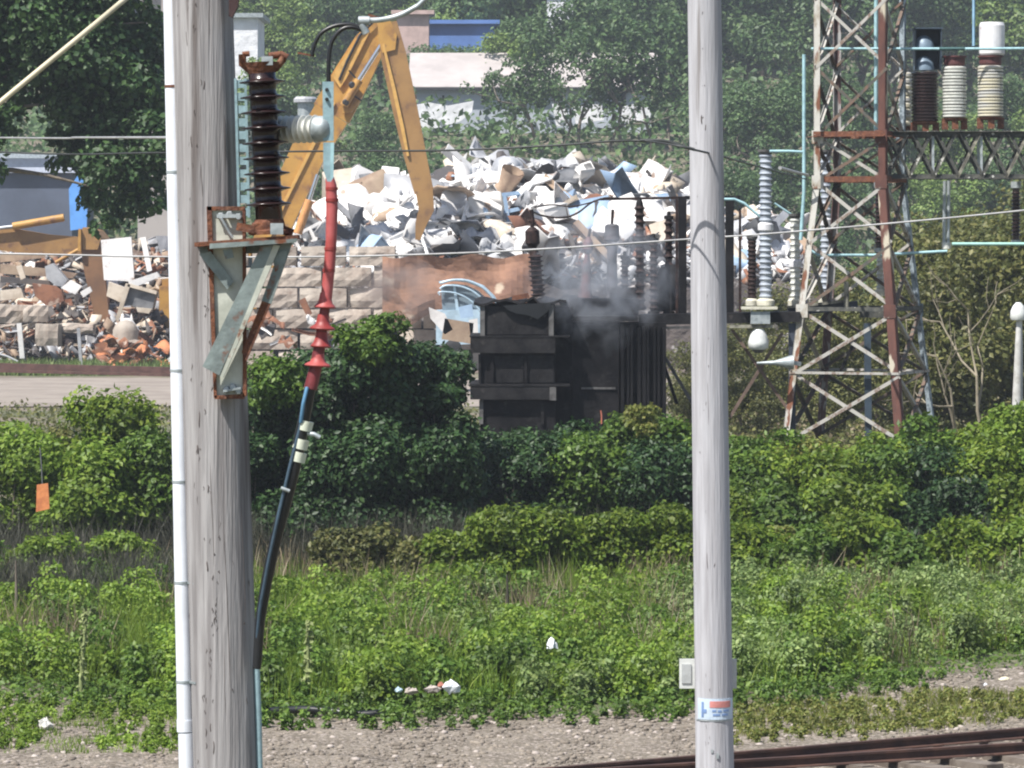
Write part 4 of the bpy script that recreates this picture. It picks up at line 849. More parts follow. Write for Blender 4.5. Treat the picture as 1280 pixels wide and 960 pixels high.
heap('scrap_mound', -34, -14.6, 174.5, 200, left_z, .5, M('brown_rubble_mound', (.13, .09, .07), .95, 0, col2=(.07, .05, .045), scale=.9, bump=.9, bscale=3, bdist=.2, col3=(.26, .22, .19), scale3=2.5), 'low brown rubble heap left of the near pole')

def solid(vs, fs, th_):
    # thickened panel grid
    return vs
def panel_mesh(seed, w, h, nx=6, ny=5, amp=.42, th_=.025):
    rg = random.Random(seed); m = MB(); off = rg.uniform(0, 90); top = []
    ax = rg.uniform(-.6, .6)
    for j in range(ny + 1):
        for i in range(nx + 1):
            u = (i / nx - .5); v = (j / ny - .5); b = amp * 2 * noise.noise(Vector((u * 2.2 + off, v * 2.2, 0))) + ax * u * u * 1.2
            top.append(Vector((u * w * (1 + rg.uniform(-.06, .06)) * (1 - .3 * v * ax), v * h * (1 + rg.uniform(-.06, .06)), b)))
    n = len(top); k = nx + 1; bot = [v - Vector((0, 0, th_)) for v in top]
    fs = [(j * k + i, j * k + i + 1, (j + 1) * k + i + 1, (j + 1) * k + i) for j in range(ny) for i in range(nx)]
    fs2 = [tuple(q + n for q in reversed(f)) for f in fs]
    for i in range(nx): fs2 += [(i, i + n, i + 1 + n, i + 1), (ny * k + i, ny * k + i + 1, ny * k + i + 1 + n, ny * k + i + n)]
    for j in range(ny): fs2 += [(j * k, (j + 1) * k, (j + 1) * k + n, j * k + n), (j * k + nx, j * k + nx + n, (j + 1) * k + nx + n, (j + 1) * k + nx)]
    m.add(top + bot, fs + fs2); return m
def scrap_proto(kind, seed):
    rg = random.Random(seed); m = MB()
    if kind == 'panel': m = panel_mesh(seed, rg.uniform(1.1, 1.9), rg.uniform(.7, 1.2))
    elif kind == 'strip': m = panel_mesh(seed, rg.uniform(2.0, 3.2), rg.uniform(.25, .5), 8, 2, .45)
    elif kind == 'appliance':
        w, d, h = rg.uniform(.7, 1.0), rg.uniform(.6, .8), rg.uniform(.8, 1.3); t = .04
        for c, s in (((0, d / 2, 0), (w, t, h)), ((-w / 2, 0, 0), (t, d, h)), ((w / 2, 0, 0), (t, d, h)), ((0, 0, h / 2), (w, d, t)), ((0, 0, -h / 2), (w, d, t)), ((0, -d / 2 + .05, h * .36), (w, t, h * .22))): m.box(c, s)
        m.lathe((0, -d / 2 + .1, -.1), (0, d / 2 - .1, -.1), [(0, w * .34), (.02, w * .38), (1, w * .38)], 12)
        for v in m.v: v += Vector((noise.noise(v * 1.7 + Vector((seed, 0, 0))), noise.noise(v * 1.7 + Vector((0, seed, 0))), noise.noise(v * 1.7))) * .18
    elif kind == 'duct':
        r = rg.uniform(.3, .5); pts = [Vector((i * .45 - .7, .15 * math.sin(i + seed), .12 * math.cos(i * 1.4))) for i in range(5)]; m.tube(pts, [r, r * .8, r * 1.05, r * .7, r * .95], 9, caps=False, smooth=False)
        m.tube([p for p in pts], [q * .9 for q in (r, r * .8, r * 1.05, r * .7, r * .95)], 9, caps=False, smooth=False)
    elif kind == 'tank':
        r = rg.uniform(.32, .5); m.lathe((-.7, 0, 0), (.7, 0, 0), [(0, r * .2), (.06, r * .8), (.14, r), (.45, r * .96), (.5, r * .85), (.56, r), (.86, r), (.94, r * .8), (1, r * .2)], 12)
    elif kind == 'frame':
        w, h = rg.uniform(1.2, 1.7), rg.uniform(.8, 1.2)
        for a, b in (((-w / 2, -h / 2), (w / 2, -h / 2)), ((w / 2, -h / 2), (w / 2, h / 2)), ((w / 2, h / 2), (-w / 2, h / 2)), ((-w / 2, h / 2), (-w / 2, -h / 2)), ((0, -h / 2), (.1, h / 2)), ((-w / 2, 0), (w / 2, .1))): m.bar((a[0], a[1], rg.uniform(-.05, .05)), (b[0], b[1], rg.uniform(-.05, .05)), .11, .07)
    elif kind == 'beam': m.angle((-1.5, 0, 0), (.1, .1, .05), .22, .04); m.angle((.1, .1, .05), (1.4, -.1, .35), .22, .04)
    elif kind == 'shell':   # half open car door / hood like shape
        m = panel_mesh(seed, 1.5, 1.1, 5, 4, .12, .05)
        for v in m.v: v.z += .5 * (1 - (v.x / .75) ** 2) * .6; v.y *= 1 - .25 * v.x
    me = bpy.data.meshes.new('scrap_' + kind); me.from_pydata(m.v, [], m.f); me.polygons.foreach_set('use_smooth', [kind in ('panel', 'strip', 'shell', 'tank', 'duct')] * len(m.f)); me.materials.append(SCR['white']); return me
KINDS = {'panel': ('crumpled metal panel', 'sheet_scrap'), 'strip': ('bent metal strip', 'strip_scrap'), 'appliance': ('dented appliance casing', 'appliance_scrap'), 'duct': ('crushed metal duct', 'duct_scrap'), 'tank': ('dented cylindrical tank', 'tank_scrap'), 'frame': ('twisted metal frame', 'frame_scrap'), 'beam': ('bent steel angle', 'angle_scrap'), 'shell': ('curved body panel', 'shell_scrap')}
KV = {'panel': ('crumpled sheet', 'creased panel', 'folded sheet', 'warped panel'), 'strip': ('bent strip', 'long strip', 'curled strip', 'wavy strip'), 'appliance': ('appliance casing', 'dented casing', 'squashed cabinet', 'drum casing'), 'duct': ('crushed duct', 'crumpled tube', 'ribbed duct', 'flattened duct'), 'tank': ('dented tank', 'ringed cylinder', 'crushed barrel', 'water cylinder'), 'frame': ('twisted frame', 'bent frame', 'barred frame', 'racked frame'), 'beam': ('steel angle', 'bent girder', 'kinked angle', 'bent bar'), 'shell': ('curved panel', 'arched cover', 'bowed hood', 'domed sheet')}
PRO = {k: [scrap_proto(k, 11 * i + 3) for i in range(4)] for k in KINDS}
def zone(px, py):
    a = 'left of the excavator stick' if px < 500 else 'right of the excavator stick' if px < 610 else 'behind the first bushing' if px < 690 else 'above the smoke' if px < 790 else 'behind the burned frame' if px < 865 else 'beside the tall insulator'
    b = 'on the crest' if py < np.interp(px, prof_x, prof_y) + 22 else 'low down' if py > 285 else 'halfway up'
    return b + ' ' + a
def scrap(kind, colr, loc, rot, sc, label, group, kv=None):
    me = PRO[kind][kv] if kv is not None else random.choice(PRO[kind]); o = link(KINDS[kind][1], me, loc, label=label, cat='scrap metal', group=group)
    o.rotation_euler = rot; o.scale = (sc, sc, sc); o.material_slots[0].link = 'OBJECT'; o.material_slots[0].material = SCR[colr]; return o
rg = random.Random(21); placed = 0; tries = 0
def article(c): return c
while placed < 300 and tries < 6000:
    tries += 1
    px = rg.uniform(385, 985); y = 179.5 + 14.5 * rg.random() ** .8; x = (px - 640) / F * y; z = heap_z(x, y); py = HY - (z - H) / y * F
    if 398 < px < 425 and rg.random() < .6: continue
    if px > 865 and px < 905: continue
    if px > 900 and rg.random() < .5: continue
    kind = rg.choices(list(KINDS), (34, 22, 6, 6, 4, 8, 8, 18))[0]
    low = py > 292; right = px > 690
    wts = dict(white=56, cream=7, **{'pale grey': 18, 'slate grey': 6, 'dark': 6, 'rusty': 2, 'light blue': 2.5, 'tan': 4, 'orange': .2})
    if low: wts.update(white=30, **{'slate grey': 20, 'dark': 14, 'light blue': 4})
    if right: wts.update(white=32, **{'slate grey': 14, 'dark': 16, 'rusty': 6, 'tan': 7})
    colr = rg.choices(list(wts), list(wts.values()))[0]; lean = rg.uniform(-.2, 1.3)
    cname = {'white': 'white', 'cream': 'cream', 'pale grey': 'pale grey', 'slate grey': 'slate grey', 'dark': 'blackened', 'rusty': 'rusty', 'light blue': 'light blue', 'tan': 'tan', 'orange': 'orange'}[colr]
    size_ = rg.uniform(.85, 2.0) if kind in ('shell', 'strip') else rg.uniform(.8, 1.75); ry = rg.uniform(-.7, .7); kv = rg.randrange(4)
    lab = f"{'large' if size_ > 1.15 else 'small' if size_ < .8 else 'medium'} {cname} {KV[kind][kv]} {'tilting left' if ry < -.25 else 'tilting right' if ry > .25 else 'level'} {zone(px, py)}"
    scrap(kind, colr, (x, y - .3, z + rg.uniform(-.1, .35)), (lean, ry, rg.uniform(-3.14, 3.14) if kind in ('tank', 'beam', 'strip') else rg.uniform(-.9, .9)), size_, lab, zone(px, py), kv); placed += 1
# small fragments filling the gaps
def fragments(name, label, n, fx, mats, seed, zf):
    r = np.random.default_rng(seed); per = [([], []) for _ in mats]
    for i in range(n):
        x, y = fx(r); z = zf(x, y) + r.uniform(-.25, .25); k = r.integers(0, len(mats)); V, Fs = per[k]
        s = r.uniform(.10, .45) * np.array([1, r.uniform(.12, .7), r.uniform(.03, .12)]); R = np.array(Matrix.Rotation(r.uniform(0, 3), 3, Vector(r.normal(size=3)).normalized()))
        c = np.array([(a, b, d) for d in (-1, 1) for b in (-1, 1) for a in (-1, 1)]) * s * r.uniform(.7, 1.2, (8, 1)); q = c @ R.T + [x, y, z]; b0 = len(V) * 8; V.append(q)
        Fs.append(np.array([(0, 2, 3, 1), (4, 5, 7, 6), (0, 1, 5, 4), (2, 6, 7, 3), (0, 4, 6, 2), (1, 3, 7, 5)]) + b0)
    for (V, Fs), mt in zip(per, mats): link(name, npmesh(name, np.concatenate(V), np.concatenate(Fs), SCR[mt]), label=label % mt, cat='scrap', kind='stuff')
fragments('scrap_fragments', 'small %s scrap fragments filling gaps in the big heap', 5200, lambda r: (lambda p, y: ((p - 640) / F * y, y))(r.uniform(370, 1005), 178.5 + 16 * r.uniform()), ['white', 'pale grey', 'white', 'pale grey', 'slate grey', 'dark', 'rusty'], 4, heap_z)
fragments('scrap_fragments', 'small %s scrap fragments strewn over the low left heap', 2200, lambda r: (lambda p, y: ((p - 640) / F * y, y))(r.uniform(-40, 215), 175.5 + 13 * r.uniform()), ['rusty', 'dark', 'tan', 'cream', 'pale grey', 'dark'], 8, left_z)
# signature pieces of the main heap
def panel_px(poly, D, th_, mat, name, label, cat='scrap metal', group=None):
    m = MB(); m.prism(poly, D, D + th_); return m.build(name, mat, label=label, cat=cat, group=group)
RS = thing('rusty_sheet', 'large crumpled rust brown sheet lying above the blocks left of the transformer', 'scrap metal', at(570, 400, 172))
m = MB(); nx_, ny_ = 26, 9; vs = []
for j in range(ny_ + 1):
    for i in range(nx_ + 1):
        px = 478 + 190 * i / nx_; top = 320 + 3 * math.sin(i * .7); bot = 400 + 10 * math.sin(i * .5); py = top + (bot - top) * j / ny_; D = 174.6 - .5 * j / ny_ + .55 * noise.noise(Vector((i * .16, j * .22, 2))) + .08 * noise.noise(Vector((i * .7, j * .9, 5))); vs.append(at(px, py, D))
k = nx_ + 1; nb = len(vs); fs = [(j * k + i, j * k + i + 1, (j + 1) * k + i + 1, (j + 1) * k + i) for j in range(ny_) for i in range(nx_)]
m.add(vs + [v + Vector((0, .06, 0)) for v in vs], fs + [tuple(q + nb for q in reversed(f)) for f in fs]); m.build('sheet', M('rusty_sheet_skin', (.25, .135, .085), .9, 0, col2=(.16, .085, .058), scale=.7, stretch=(1, 1, 1.6), bump=.5, bscale=2.5, bdist=.10, col3=(.42, .34, .26), scale3=.9, lo3=.61, hi3=.70), RS)
# car wreck half seen behind the bush
CR = thing('scrapped_car', 'pale blue scrapped car half hidden behind the dark bush', 'car', at(580, 450, 150))
DCc = 150.0
for q_, (dx, dy) in enumerate(((0, 0), (-9, 7), (-17, 15))):
    m = MB(); m.tube(curve([at(x + dx, y + dy, DCc - .05) for x, y in ((550 - dx, 354), (566, 350), (585, 351), (603, 359), (616, 372), (624, 386))], 4), L(1.7 - .3 * q_, DCc), 6); m.build('curved_trim', M('car_pale_blue', (.42, .56, .66), .3, .2, var=.15), CR)
m = MB(); outer = [(548, 352), (565, 349), (585, 350), (604, 357), (618, 370), (626, 384)]; inner = [(549, 354), (566, 351), (584, 353), (602, 360), (615, 373), (622, 384)]
m.prism(outer + inner[::-1], DCc, DCc + 1.5); m.build('roof', M('car_pale_blue', (.42, .56, .66), .3, .2, var=.15), CR)
m = MB(); m.prism([(551, 358), (566, 355), (583, 357), (598, 364), (609, 374), (614, 386), (553, 388)], DCc + .1, DCc + 1.4); m.build('window', M('slate_car_glass', (.16, .21, .25), .15, var=.15), CR)
m = MB(); m.prism([(566, 356), (569, 356), (574, 388), (570, 388)], DCc + .02, DCc + .09); m.build('pillar', MATS['car_pale_blue'], CR)
m = MB(); m.prism([(545, 388), (628, 386), (634, 400), (634, 428), (545, 432)], DCc - .05, DCc + 1.7); m.build('body', MATS['car_pale_blue'], CR)
m = MB(); m.lathe(at(566, 436, DCc - .1), at(566, 436, DCc + .15), [(0, .20), (.1, .33), (1, .33)], 18); m.build('wheel', darksteel, CR)
m = MB(); m.lathe(at(616, 436, DCc - .1), at(616, 436, DCc + .15), [(0, .20), (.1, .33), (1, .33)], 18); m.build('wheel', darksteel, CR)
for (poly, c, lab) in (([(536, 384), (556, 392), (566, 412), (556, 418), (538, 398)], 'white', 'white folded metal sheet leaning under the pale blue car'), ([(573, 384), (590, 380), (592, 396), (576, 398)], 'light blue', 'light blue square panel beside the black transformer'), ([(586, 400), (597, 398), (598, 422), (588, 420)], 'white', 'white metal corner piece tucked against the transformer'), ([(556, 398), (592, 404), (590, 430), (552, 424)], 'tan', 'tan dented sheet between the bush and the transformer')):
    panel_px(poly, 146, .1, SCR[c], 'sheet_scrap', lab)

# left heap signature pieces
LG = [('white', [(126, 300), (164, 296), (168, 352), (130, 350)], 178, .3, 'tall white panel behind the brown excavator stick'),
      ('white', [(175, 297), (182, 296), (190, 338), (184, 340)], 177, .1, 'narrow white upright strip left of the near pole'),
      ('white', [(160, 352), (196, 340), (200, 346), (166, 360)], 176, .5, 'white tilted lid over the open grey box'),
      ('cream', [(136, 352), (162, 362), (155, 380), (133, 370)], 175.6, .5, 'cream slanted casing beside the open grey box'),
      ('pale grey', [(56, 333), (66, 329), (84, 350), (76, 362), (58, 348)], 176, .7, 'grey dented drum on the left heap'),
      ('white', [(76, 360), (88, 350), (102, 358), (94, 368)], 175.5, .3, 'white crumpled sheet beside the grey drum'),
      ('cream', [(0, 363), (26, 360), (30, 372), (0, 376)], 175.6, .6, 'cream crumpled piece at the left edge'),
      ('cream', [(20, 333), (27, 331), (32, 347), (26, 350)], 175.6, .15, 'small cream stick like scrap at the left edge'),
      ('white', [(100, 365), (112, 358), (115, 364), (104, 372)], 175, .3, 'small white scrap corner left of the brown stick'),
      ('tan', [(0, 330), (60, 336), (96, 342), (90, 348), (0, 342)], 177, .5, 'long tan layered sheet on the left heap'),
      ('tan', [(0, 318), (50, 316), (58, 322), (0, 328)], 177.5, .5, 'tan flattened sheet highest on the left heap'),
      ('dark', [(0, 345), (70, 352), (64, 357), (0, 353)], 176.4, .5, 'dark flattened sheet under the tan ones'),
      ('rusty', [(40, 354), (76, 358), (80, 376), (60, 384), (44, 370)], 176, .6, 'rust brown bent plate below the grey drum'),
      ('rusty', [(118, 430), (140, 424), (150, 440), (132, 455), (120, 448)], 172.4, .4, 'rusty orange plate at the foot of the left heap')]
for c, poly, D, th_, lab in LG: panel_px(poly, D, th_, SCR[c], 'scrap_piece', lab)
t = thing('scrap_box', 'open grey box with pale rim lying on the left heap', 'scrap metal', at(176, 392, 175))
m = MB(); m.prism([(159, 358), (195, 366), (190, 388), (155, 380)], 175, 176.2); m.build('casing', SCR['slate grey'], t)
for poly in ([(157, 354), (163, 356), (148, 402), (144, 400)], [(160, 354), (196, 364), (195, 368), (159, 358)], [(170, 384), (190, 386), (186, 392), (172, 390)]):
    m = MB(); m.prism(poly, 174.8, 174.98); m.build('rim', SCR['cream'], t)
m = MB(); m.lathe(at(157, 425, 172.8), at(157, 400, 172.8), [(0, L(16, 173)), (.5, L(16, 173)), (.75, L(13, 173)), (.93, L(8, 173)), (1, .05)], 20, True); m.build('concrete_dome', MATS['weathered_concrete_block'], label='pale rounded concrete lump in front of the brown excavator stick', cat='concrete')
for (x0, x1, y0, y1, D, lab) in ((-8, 28, 380, 404, 174.5, 'mossy concrete block at the left edge'), (29, 60, 381, 402, 174.2, 'pale concrete block beside the mossy one'), (46, 75, 404, 432, 173.6, 'broken concrete lump on the small white post'), (76, 118, 404, 416, 174.2, 'long thin pale concrete slab left of the dome'), (136, 178, 424, 436, 172.2, 'cracked pale slab under the rounded lump'), (0, 20, 405, 409, 173, 'thin pale slab end under the mossy block')):
    me = block_mesh(int(x0) + 60, L(x1 - x0, D), L(y1 - y0, D), .8); o = link('concrete_chunk', me, at((x0 + x1) / 2, (y0 + y1) / 2, D), label=lab, cat='concrete'); o.rotation_euler = (0, random.uniform(-.06, .06), random.uniform(-.2, .2))
rg2 = random.Random(5); c_ = 0
for i in range(70):
    px = rg2.uniform(-10, 205); y = 175.5 + 11 * rg2.random(); x = (px - 640) / F * y; z = left_z(x, y); py = HY - (z - H) / y * F
    kind = rg2.choices(list(KINDS), (24, 22, 4, 5, 5, 8, 20, 8))[0]; colr = rg2.choices(['rusty', 'tan', 'dark', 'pale grey', 'cream', 'white', 'slate grey'], (18, 15, 14, 18, 14, 16, 8))[0]
    a = 'left of' if px < 100 else 'right of'; b = 'high' if py < 350 else 'in the middle' if py < 400 else 'low'
    ry = rg2.uniform(-.4, .4); sz = rg2.uniform(.4, .85); kv = rg2.randrange(4)
    lab = f"{'larger' if sz > .62 else 'smaller'} {'blackened' if colr == 'dark' else colr} {KV[kind][kv]} tilting {'left' if ry < 0 else 'right'} {b} on left heap {a} brown stick"
    scrap(kind, colr, (x, y, z + .1), (rg2.uniform(-.3, 1), ry, rg2.uniform(-1, 1)), sz, lab, 'scrap on the left heap', kv)
for i in range(26):      # tangle of rusty plates by the near pole
    px = rg2.uniform(120, 210); py = rg2.uniform(426, 456); D = rg2.uniform(170.5, 173.5); lab = 'curled orange rust plate in the tangle at the foot of the near pole'
    scrap('strip' if i % 2 else 'shell', 'orange' if i % 3 else 'rusty', at(px, py, D), (rg2.uniform(0, 1), rg2.uniform(-.6, .6), rg2.uniform(-1, 1)), rg2.uniform(.3, .55), lab if i % 3 else 'curled dark rust plate in the tangle at the foot of the near pole', 'curled rust plates')
for i in range(16):      # debris in front of block wall
    px = rg2.uniform(315, 420); py = rg2.uniform(398, 432); D = rg2.uniform(170, 174); colr = rg2.choice(['pale grey', 'rusty', 'dark', 'white']); k_ = rg2.choice(['beam', 'panel', 'strip'])
    lab = f"{'blackened' if colr == 'dark' else colr} {KV[k_][i % 4]} {'near the red cable' if px > 370 else 'near the grey strut'} in front of the block wall"
    scrap(k_, colr, at(px, py, D), (rg2.uniform(0, 1), rg2.uniform(-.6, .6), rg2.uniform(-1, 1)), rg2.uniform(.3, .6), lab, 'scrap in front of the block wall', i % 4)
panel_px([(373, 376), (381, 372), (390, 392), (384, 396)], 174, .3, SCR['rusty'], 'rusty_bar', 'short rusty bar leaning against the block wall')
# long siding rail with stub posts
t = thing('siding_rail', 'long dark brown rail along the far gravel road at left', 'rail', at(100, 466, 166))
m = MB(); m.bar(at(-120, 455, 166), at(215, 463, 166), .2, .26); m.build('rail', M('old_brown_rail', (.10, .05, .04), .85, var=.3), t)
m = MB(); m.bar(at(-120, 461, 165.8), at(215, 469, 165.8), .3, .10); m.build('rail_foot', M('old_brown_rail', (.1, .05, .04)), t)
for (x, y0, y1, c, lab) in ((26, 404, 440, 'white', 'white stub post under the mossy concrete block'), (100, 410, 456, 'pale grey', 'thin grey leaning post left of the rounded concrete lump')):
    m = MB(); m.bar(at(x - 2, y0, 171), at(x + 2, y1 + 8, 171), L(6 if c == 'white' else 4, 171)); m.build('stub_post', SCR[c], label=lab, cat='post')
wire([(0, 443, 171), (10, 446, 171), (22, 452, 171)], .05, SCR['pale grey'], 'bent_pipe', 'bent pale pipe lying at the lower left of the heap')

# ---------------------------------------------------------------- excavators
def plate_arm(m, pts, widths, D, thick):
    # tapered box beam along photo-pixel points
    up = []; dn = []
    for i, (x, y) in enumerate(pts):
        a = Vector(pts[max(0, i - 1)]); b = Vector(pts[min(len(pts) - 1, i + 1)]); d = (b - a).normalized(); n = Vector((-d.y, d.x)); w = widths[i] / 2
        up.append((x + n.x * w, y + n.y * w)); dn.append((x - n.x * w, y - n.y * w))
    for i in range(len(pts) - 1): m.prism([up[i], up[i + 1], dn[i + 1], dn[i]], D, D + thick)
    return m
def cyl(m, a, b, r, D): m.tube([at(*a, D), at(*b, D)], L(r, D), 10); return m
DE = 181.0
EX = thing('excavator', 'yellow excavator reaching its raised arm over the white scrap heap', 'excavator', (at(262, 0, DE).x, DE, 0))
m = plate_arm(MB(), [(318, 345), (352, 262), (385, 190), (414, 142)], [36, 42, 44, 46], DE, .8); m.build('lower_boom', yellow, EX)
m = plate_arm(MB(), [(414, 142), (440, 95), (462, 55), (478, 30)], [50, 46, 40, 24], DE + .02, .78); m.build('upper_boom', yellow, EX)
m = plate_arm(MB(), [(322, 330), (356, 252), (392, 180), (418, 128)], [3, 4, 4, 3], DE - .1, .1); m.build('boom_rib', M('bright_boom_yellow', (.56, .33, .09), .5, var=.15), EX)
for (x, y) in ((478, 46), (432, 128), (440, 106), (486, 40)):
    m = MB(); m.lathe(at(x, y, DE - .9), at(x, y, DE - .5), [(0, .10), (.1, .15), (1, .15)], 12); m.build('pivot_pin', darksteel, EX)
m = MB(); m.prism([(425, 110), (433, 98), (462, 40), (456, 36), (420, 88), (416, 96)], DE - .12, DE - .0); m.build('boom_rib', M('bright_boom_yellow', (.60, .33, .07), .5, var=.15), EX)
m = plate_arm(MB(), [(484, 28), (492, 70), (507, 140), (519, 195), (530, 240)], [24, 32, 31, 28, 24], DE - 3.4, .5); m.build('stick', yellowdk, EX)
m = plate_arm(MB(), [(530, 238), (533, 262), (526, 280), (522, 300)], [22, 19, 14, 6], DE - 3.45, .6); m.build('grapple_claw', yellowdk, EX)
m = plate_arm(MB(), [(479, 55), (492, 110), (503, 160), (510, 195)], [3, 4.5, 4.5, 3], DE - 3.52, .1); m.build('stick_rib', M('bright_boom_yellow', (.6, .3, .05)), EX)
m = MB(); m.prism([(472, 28), (488, 26), (496, 44), (494, 62), (478, 66), (473, 50)], DE - 3.5, DE + .1); m.build('joint_housing', yellow, EX)
m = cyl(MB(), (478, 54), (446, 104), 3.0, DE - .7); m.build('hydraulic_rod', chrome, EX)
m = cyl(MB(), (449, 100), (430, 132), 5.5, DE - .7); m.build('hydraulic_cylinder', yellow, EX)
m = MB(); m.prism([(428, 118), (446, 108), (454, 118), (440, 140), (428, 142)], DE - .5, DE - .05); m.build('cylinder_bracket', yellow, EX)
m = cyl(MB(), (397, 218), (386, 252), 2.6, DE - .7); m.build('hydraulic_rod', chrome, EX)
m = cyl(MB(), (387, 250), (372, 292), 5.5, DE - .7); m.build('hydraulic_cylinder', M('excavator_orange', (.55, .26, .09), .55, var=.15), EX)
m = MB(); m.tube([at(x, y, DE - .65) for x, y in ((436, 88), (445, 98), (448, 104), (440, 118), (452, 126))], .045, 6); m.tube([at(x, y, DE - .15) for x, y in ((470, 24), (450, 44), (434, 76), (424, 100))], .06, 6); m.build('hydraulic_hose', blackrub, EX)
m = MB(); m.box((EX.location.x, DE + .4, 2.6), (4.2, 2.8, 1.8)); m.box((EX.location.x - 1.2, DE + .4, 3.6), (1.6, 2.4, .4)); m.build('upper_structure', yellow, EX)
m = MB(); m.box((EX.location.x + 1.2, DE - .6, 4.2), (1.3, 1.2, 1.7)); m.build('cab', yellow, EX); m = MB(); m.box((EX.location.x + 1.25, DE - .62, 4.3), (1.34, 1.22, 1.0)); m.build('cab_window', glass_dk, EX)
for dy in (-1.1, 1.5):
    m = MB(); m.tube([Vector((EX.location.x - 1.9, DE + dy, .5)), Vector((EX.location.x + 1.9, DE + dy, .5))], .5, 12); m.box((EX.location.x, DE + dy, .5), (3.8, .6, .98)); m.build('track', darksteel, EX)
DE2 = 183.0
E2 = thing('excavator', 'brownish yellow excavator with lowered arm on the left scrap heap', 'excavator', (at(-120, 0, DE2).x, DE2, 0))
m = plate_arm(MB(), [(-110, 330), (-60, 296), (0, 298), (60, 306), (108, 308)], [40, 44, 30, 26, 22], DE2, .7); m.build('boom', yellowdk, E2)
m = cyl(MB(), (16, 283), (80, 272), 5, DE2 - .2); m.build('hydraulic_cylinder', yellow, E2); m = cyl(MB(), (-60, 292), (18, 283), 2.6, DE2 - .2); m.build('hydraulic_rod', chrome, E2)
m = plate_arm(MB(), [(112, 296), (118, 340), (125, 380), (131, 415)], [26, 25, 20, 12], DE2 - 3.6, .6); m.build('stick', M('stick_brown', (.22, .115, .055), .7, 0, col2=(.15, .08, .045), scale=.8, bump=.1), E2)
m = MB(); m.prism([(98, 292), (104, 284), (118, 288), (126, 298), (122, 312), (104, 312)], DE2 - 3.7, DE2 + .4); m.build('joint_housing', yellowdk, E2)
m = MB(); m.prism([(98, 286), (101, 286), (101, 314), (97, 314)], DE2 - 3.9, DE2 - 3.72); m.tube([at(98, 312, DE2 - 3.8), at(70, 328, DE2 - 3.8)], .09, 6); m.build('linkage', yellow, E2)
m = plate_arm(MB(), [(130, 408), (128, 422), (120, 432)], [14, 20, 10], DE2 - 3.8, 1.0); m.build('bucket', darksteel, E2)
m = MB(); m.lathe(at(123, 408, DE2 - 4), at(123, 408, DE2 - 3.85), [(0, .12), (.1, .16), (1, .16)], 12); m.build('pivot', galv, E2)
ex_ = E2.location.x
m = MB(); m.box((ex_, DE2 + .4, 2.6), (4.2, 2.8, 1.8)); m.build('upper_structure', yellowdk, E2); m = MB(); m.box((ex_ + 1.2, DE2 - .6, 4.2), (1.3, 1.2, 1.7)); m.build('cab', yellowdk, E2)
for dy in (-1.1, 1.5):
    m = MB(); m.box((ex_, DE2 + dy, .5), (4.6, .6, .98)); m.build('track', darksteel, E2)

# ---------------------------------------------------------------- buildings on the slope
BD = 298.0
def house(x0, x1, yb, ye, yr, D, dep, wall, roof, label, sheets=False, inset=8):
    a = at(x0, yb, D); b = at(x1, yb, D); zb = a.z; ze = at(0, ye, D).z; zr = at(0, yr, D + dep / 2).z; cx = (a.x + b.x) / 2; w = b.x - a.x
    t = thing('house', label, 'building', (cx, D + dep / 2, zb - 3))
    m = MB(); m.box((cx, D + dep / 2, (zb - 3 + ze) / 2), (w, dep, ze - zb + 3)); 
    for s in (-1, 1): m.add([(cx + s * w / 2, D, ze), (cx + s * w / 2, D + dep, ze), (cx + s * w / 2, D + dep / 2, zr - .1)], [(0, 1, 2)])
    m.build('wall', wall, t)
    for s in (0, 1):
        e = D - .5 if s == 0 else D + dep + .5; m = MB(); zz = ze - .15; o = .6
        vs = [(cx - w / 2 - o, e, zz), (cx + w / 2 + o, e, zz), (cx + w / 2 + o, D + dep / 2, zr), (cx - w / 2 - o, D + dep / 2, zr)]
        m.add(vs + [(x, y, z - .25) for x, y, z in vs], [(0, 1, 2, 3), (7, 6, 5, 4), (0, 4, 5, 1), (1, 5, 6, 2), (2, 6, 7, 3), (3, 7, 4, 0)]); m.build('roof', roof, t)
    m = MB(); m.bar((cx - w / 2 - .6, D - .56, ze - .3), (cx + w / 2 + .6, D - .56, ze - .3), .14, .2); m.build('gutter', darksteel, t)
    return t, cx, w, ze, zb
roofm = M('pale_pinkish_roof', (.42, .385, .37), .7, 0, col2=(.34, .31, .30), scale=.35, bump=.2); wallb = M('pale_blue_siding', (.40, .44, .50), .7, 0, var=.12, scale=.5, stretch=(.2, .2, 3), bump=.2, bscale=2)
t, cx, w_, ze, zb = house(521, 814, 158, 106, 66, BD, 10, wallb, roofm, 'long white building with pale roof on the slope behind the heap')
for x0, x1, y0, y1 in ((552, 556, 118, 130), (690, 706, 110, 128), (740, 752, 112, 128), (600, 612, 114, 130), (772, 784, 112, 128)):
    m = MB(); a = at(x0, y1, BD - .05); b = at(x1, y0, BD - .05); m.box(((a.x + b.x) / 2, BD - .03, (a.z + b.z) / 2), (b.x - a.x, .1, b.z - a.z)); o = m.build('window', M('window_frame_grey', (.4, .42, .45), .6, var=.1), t)
    m = MB(); m.box(((a.x + b.x) / 2, BD - .1, (a.z + b.z) / 2), ((b.x - a.x) * .7, .04, (b.z - a.z) * .8)); m.build('pane', glass_dk, o)
wh = M('white_sheeting', (.72, .73, .76), .7, 0, var=.12, scale=.6, bump=.5, bscale=1.5, bdist=.2)
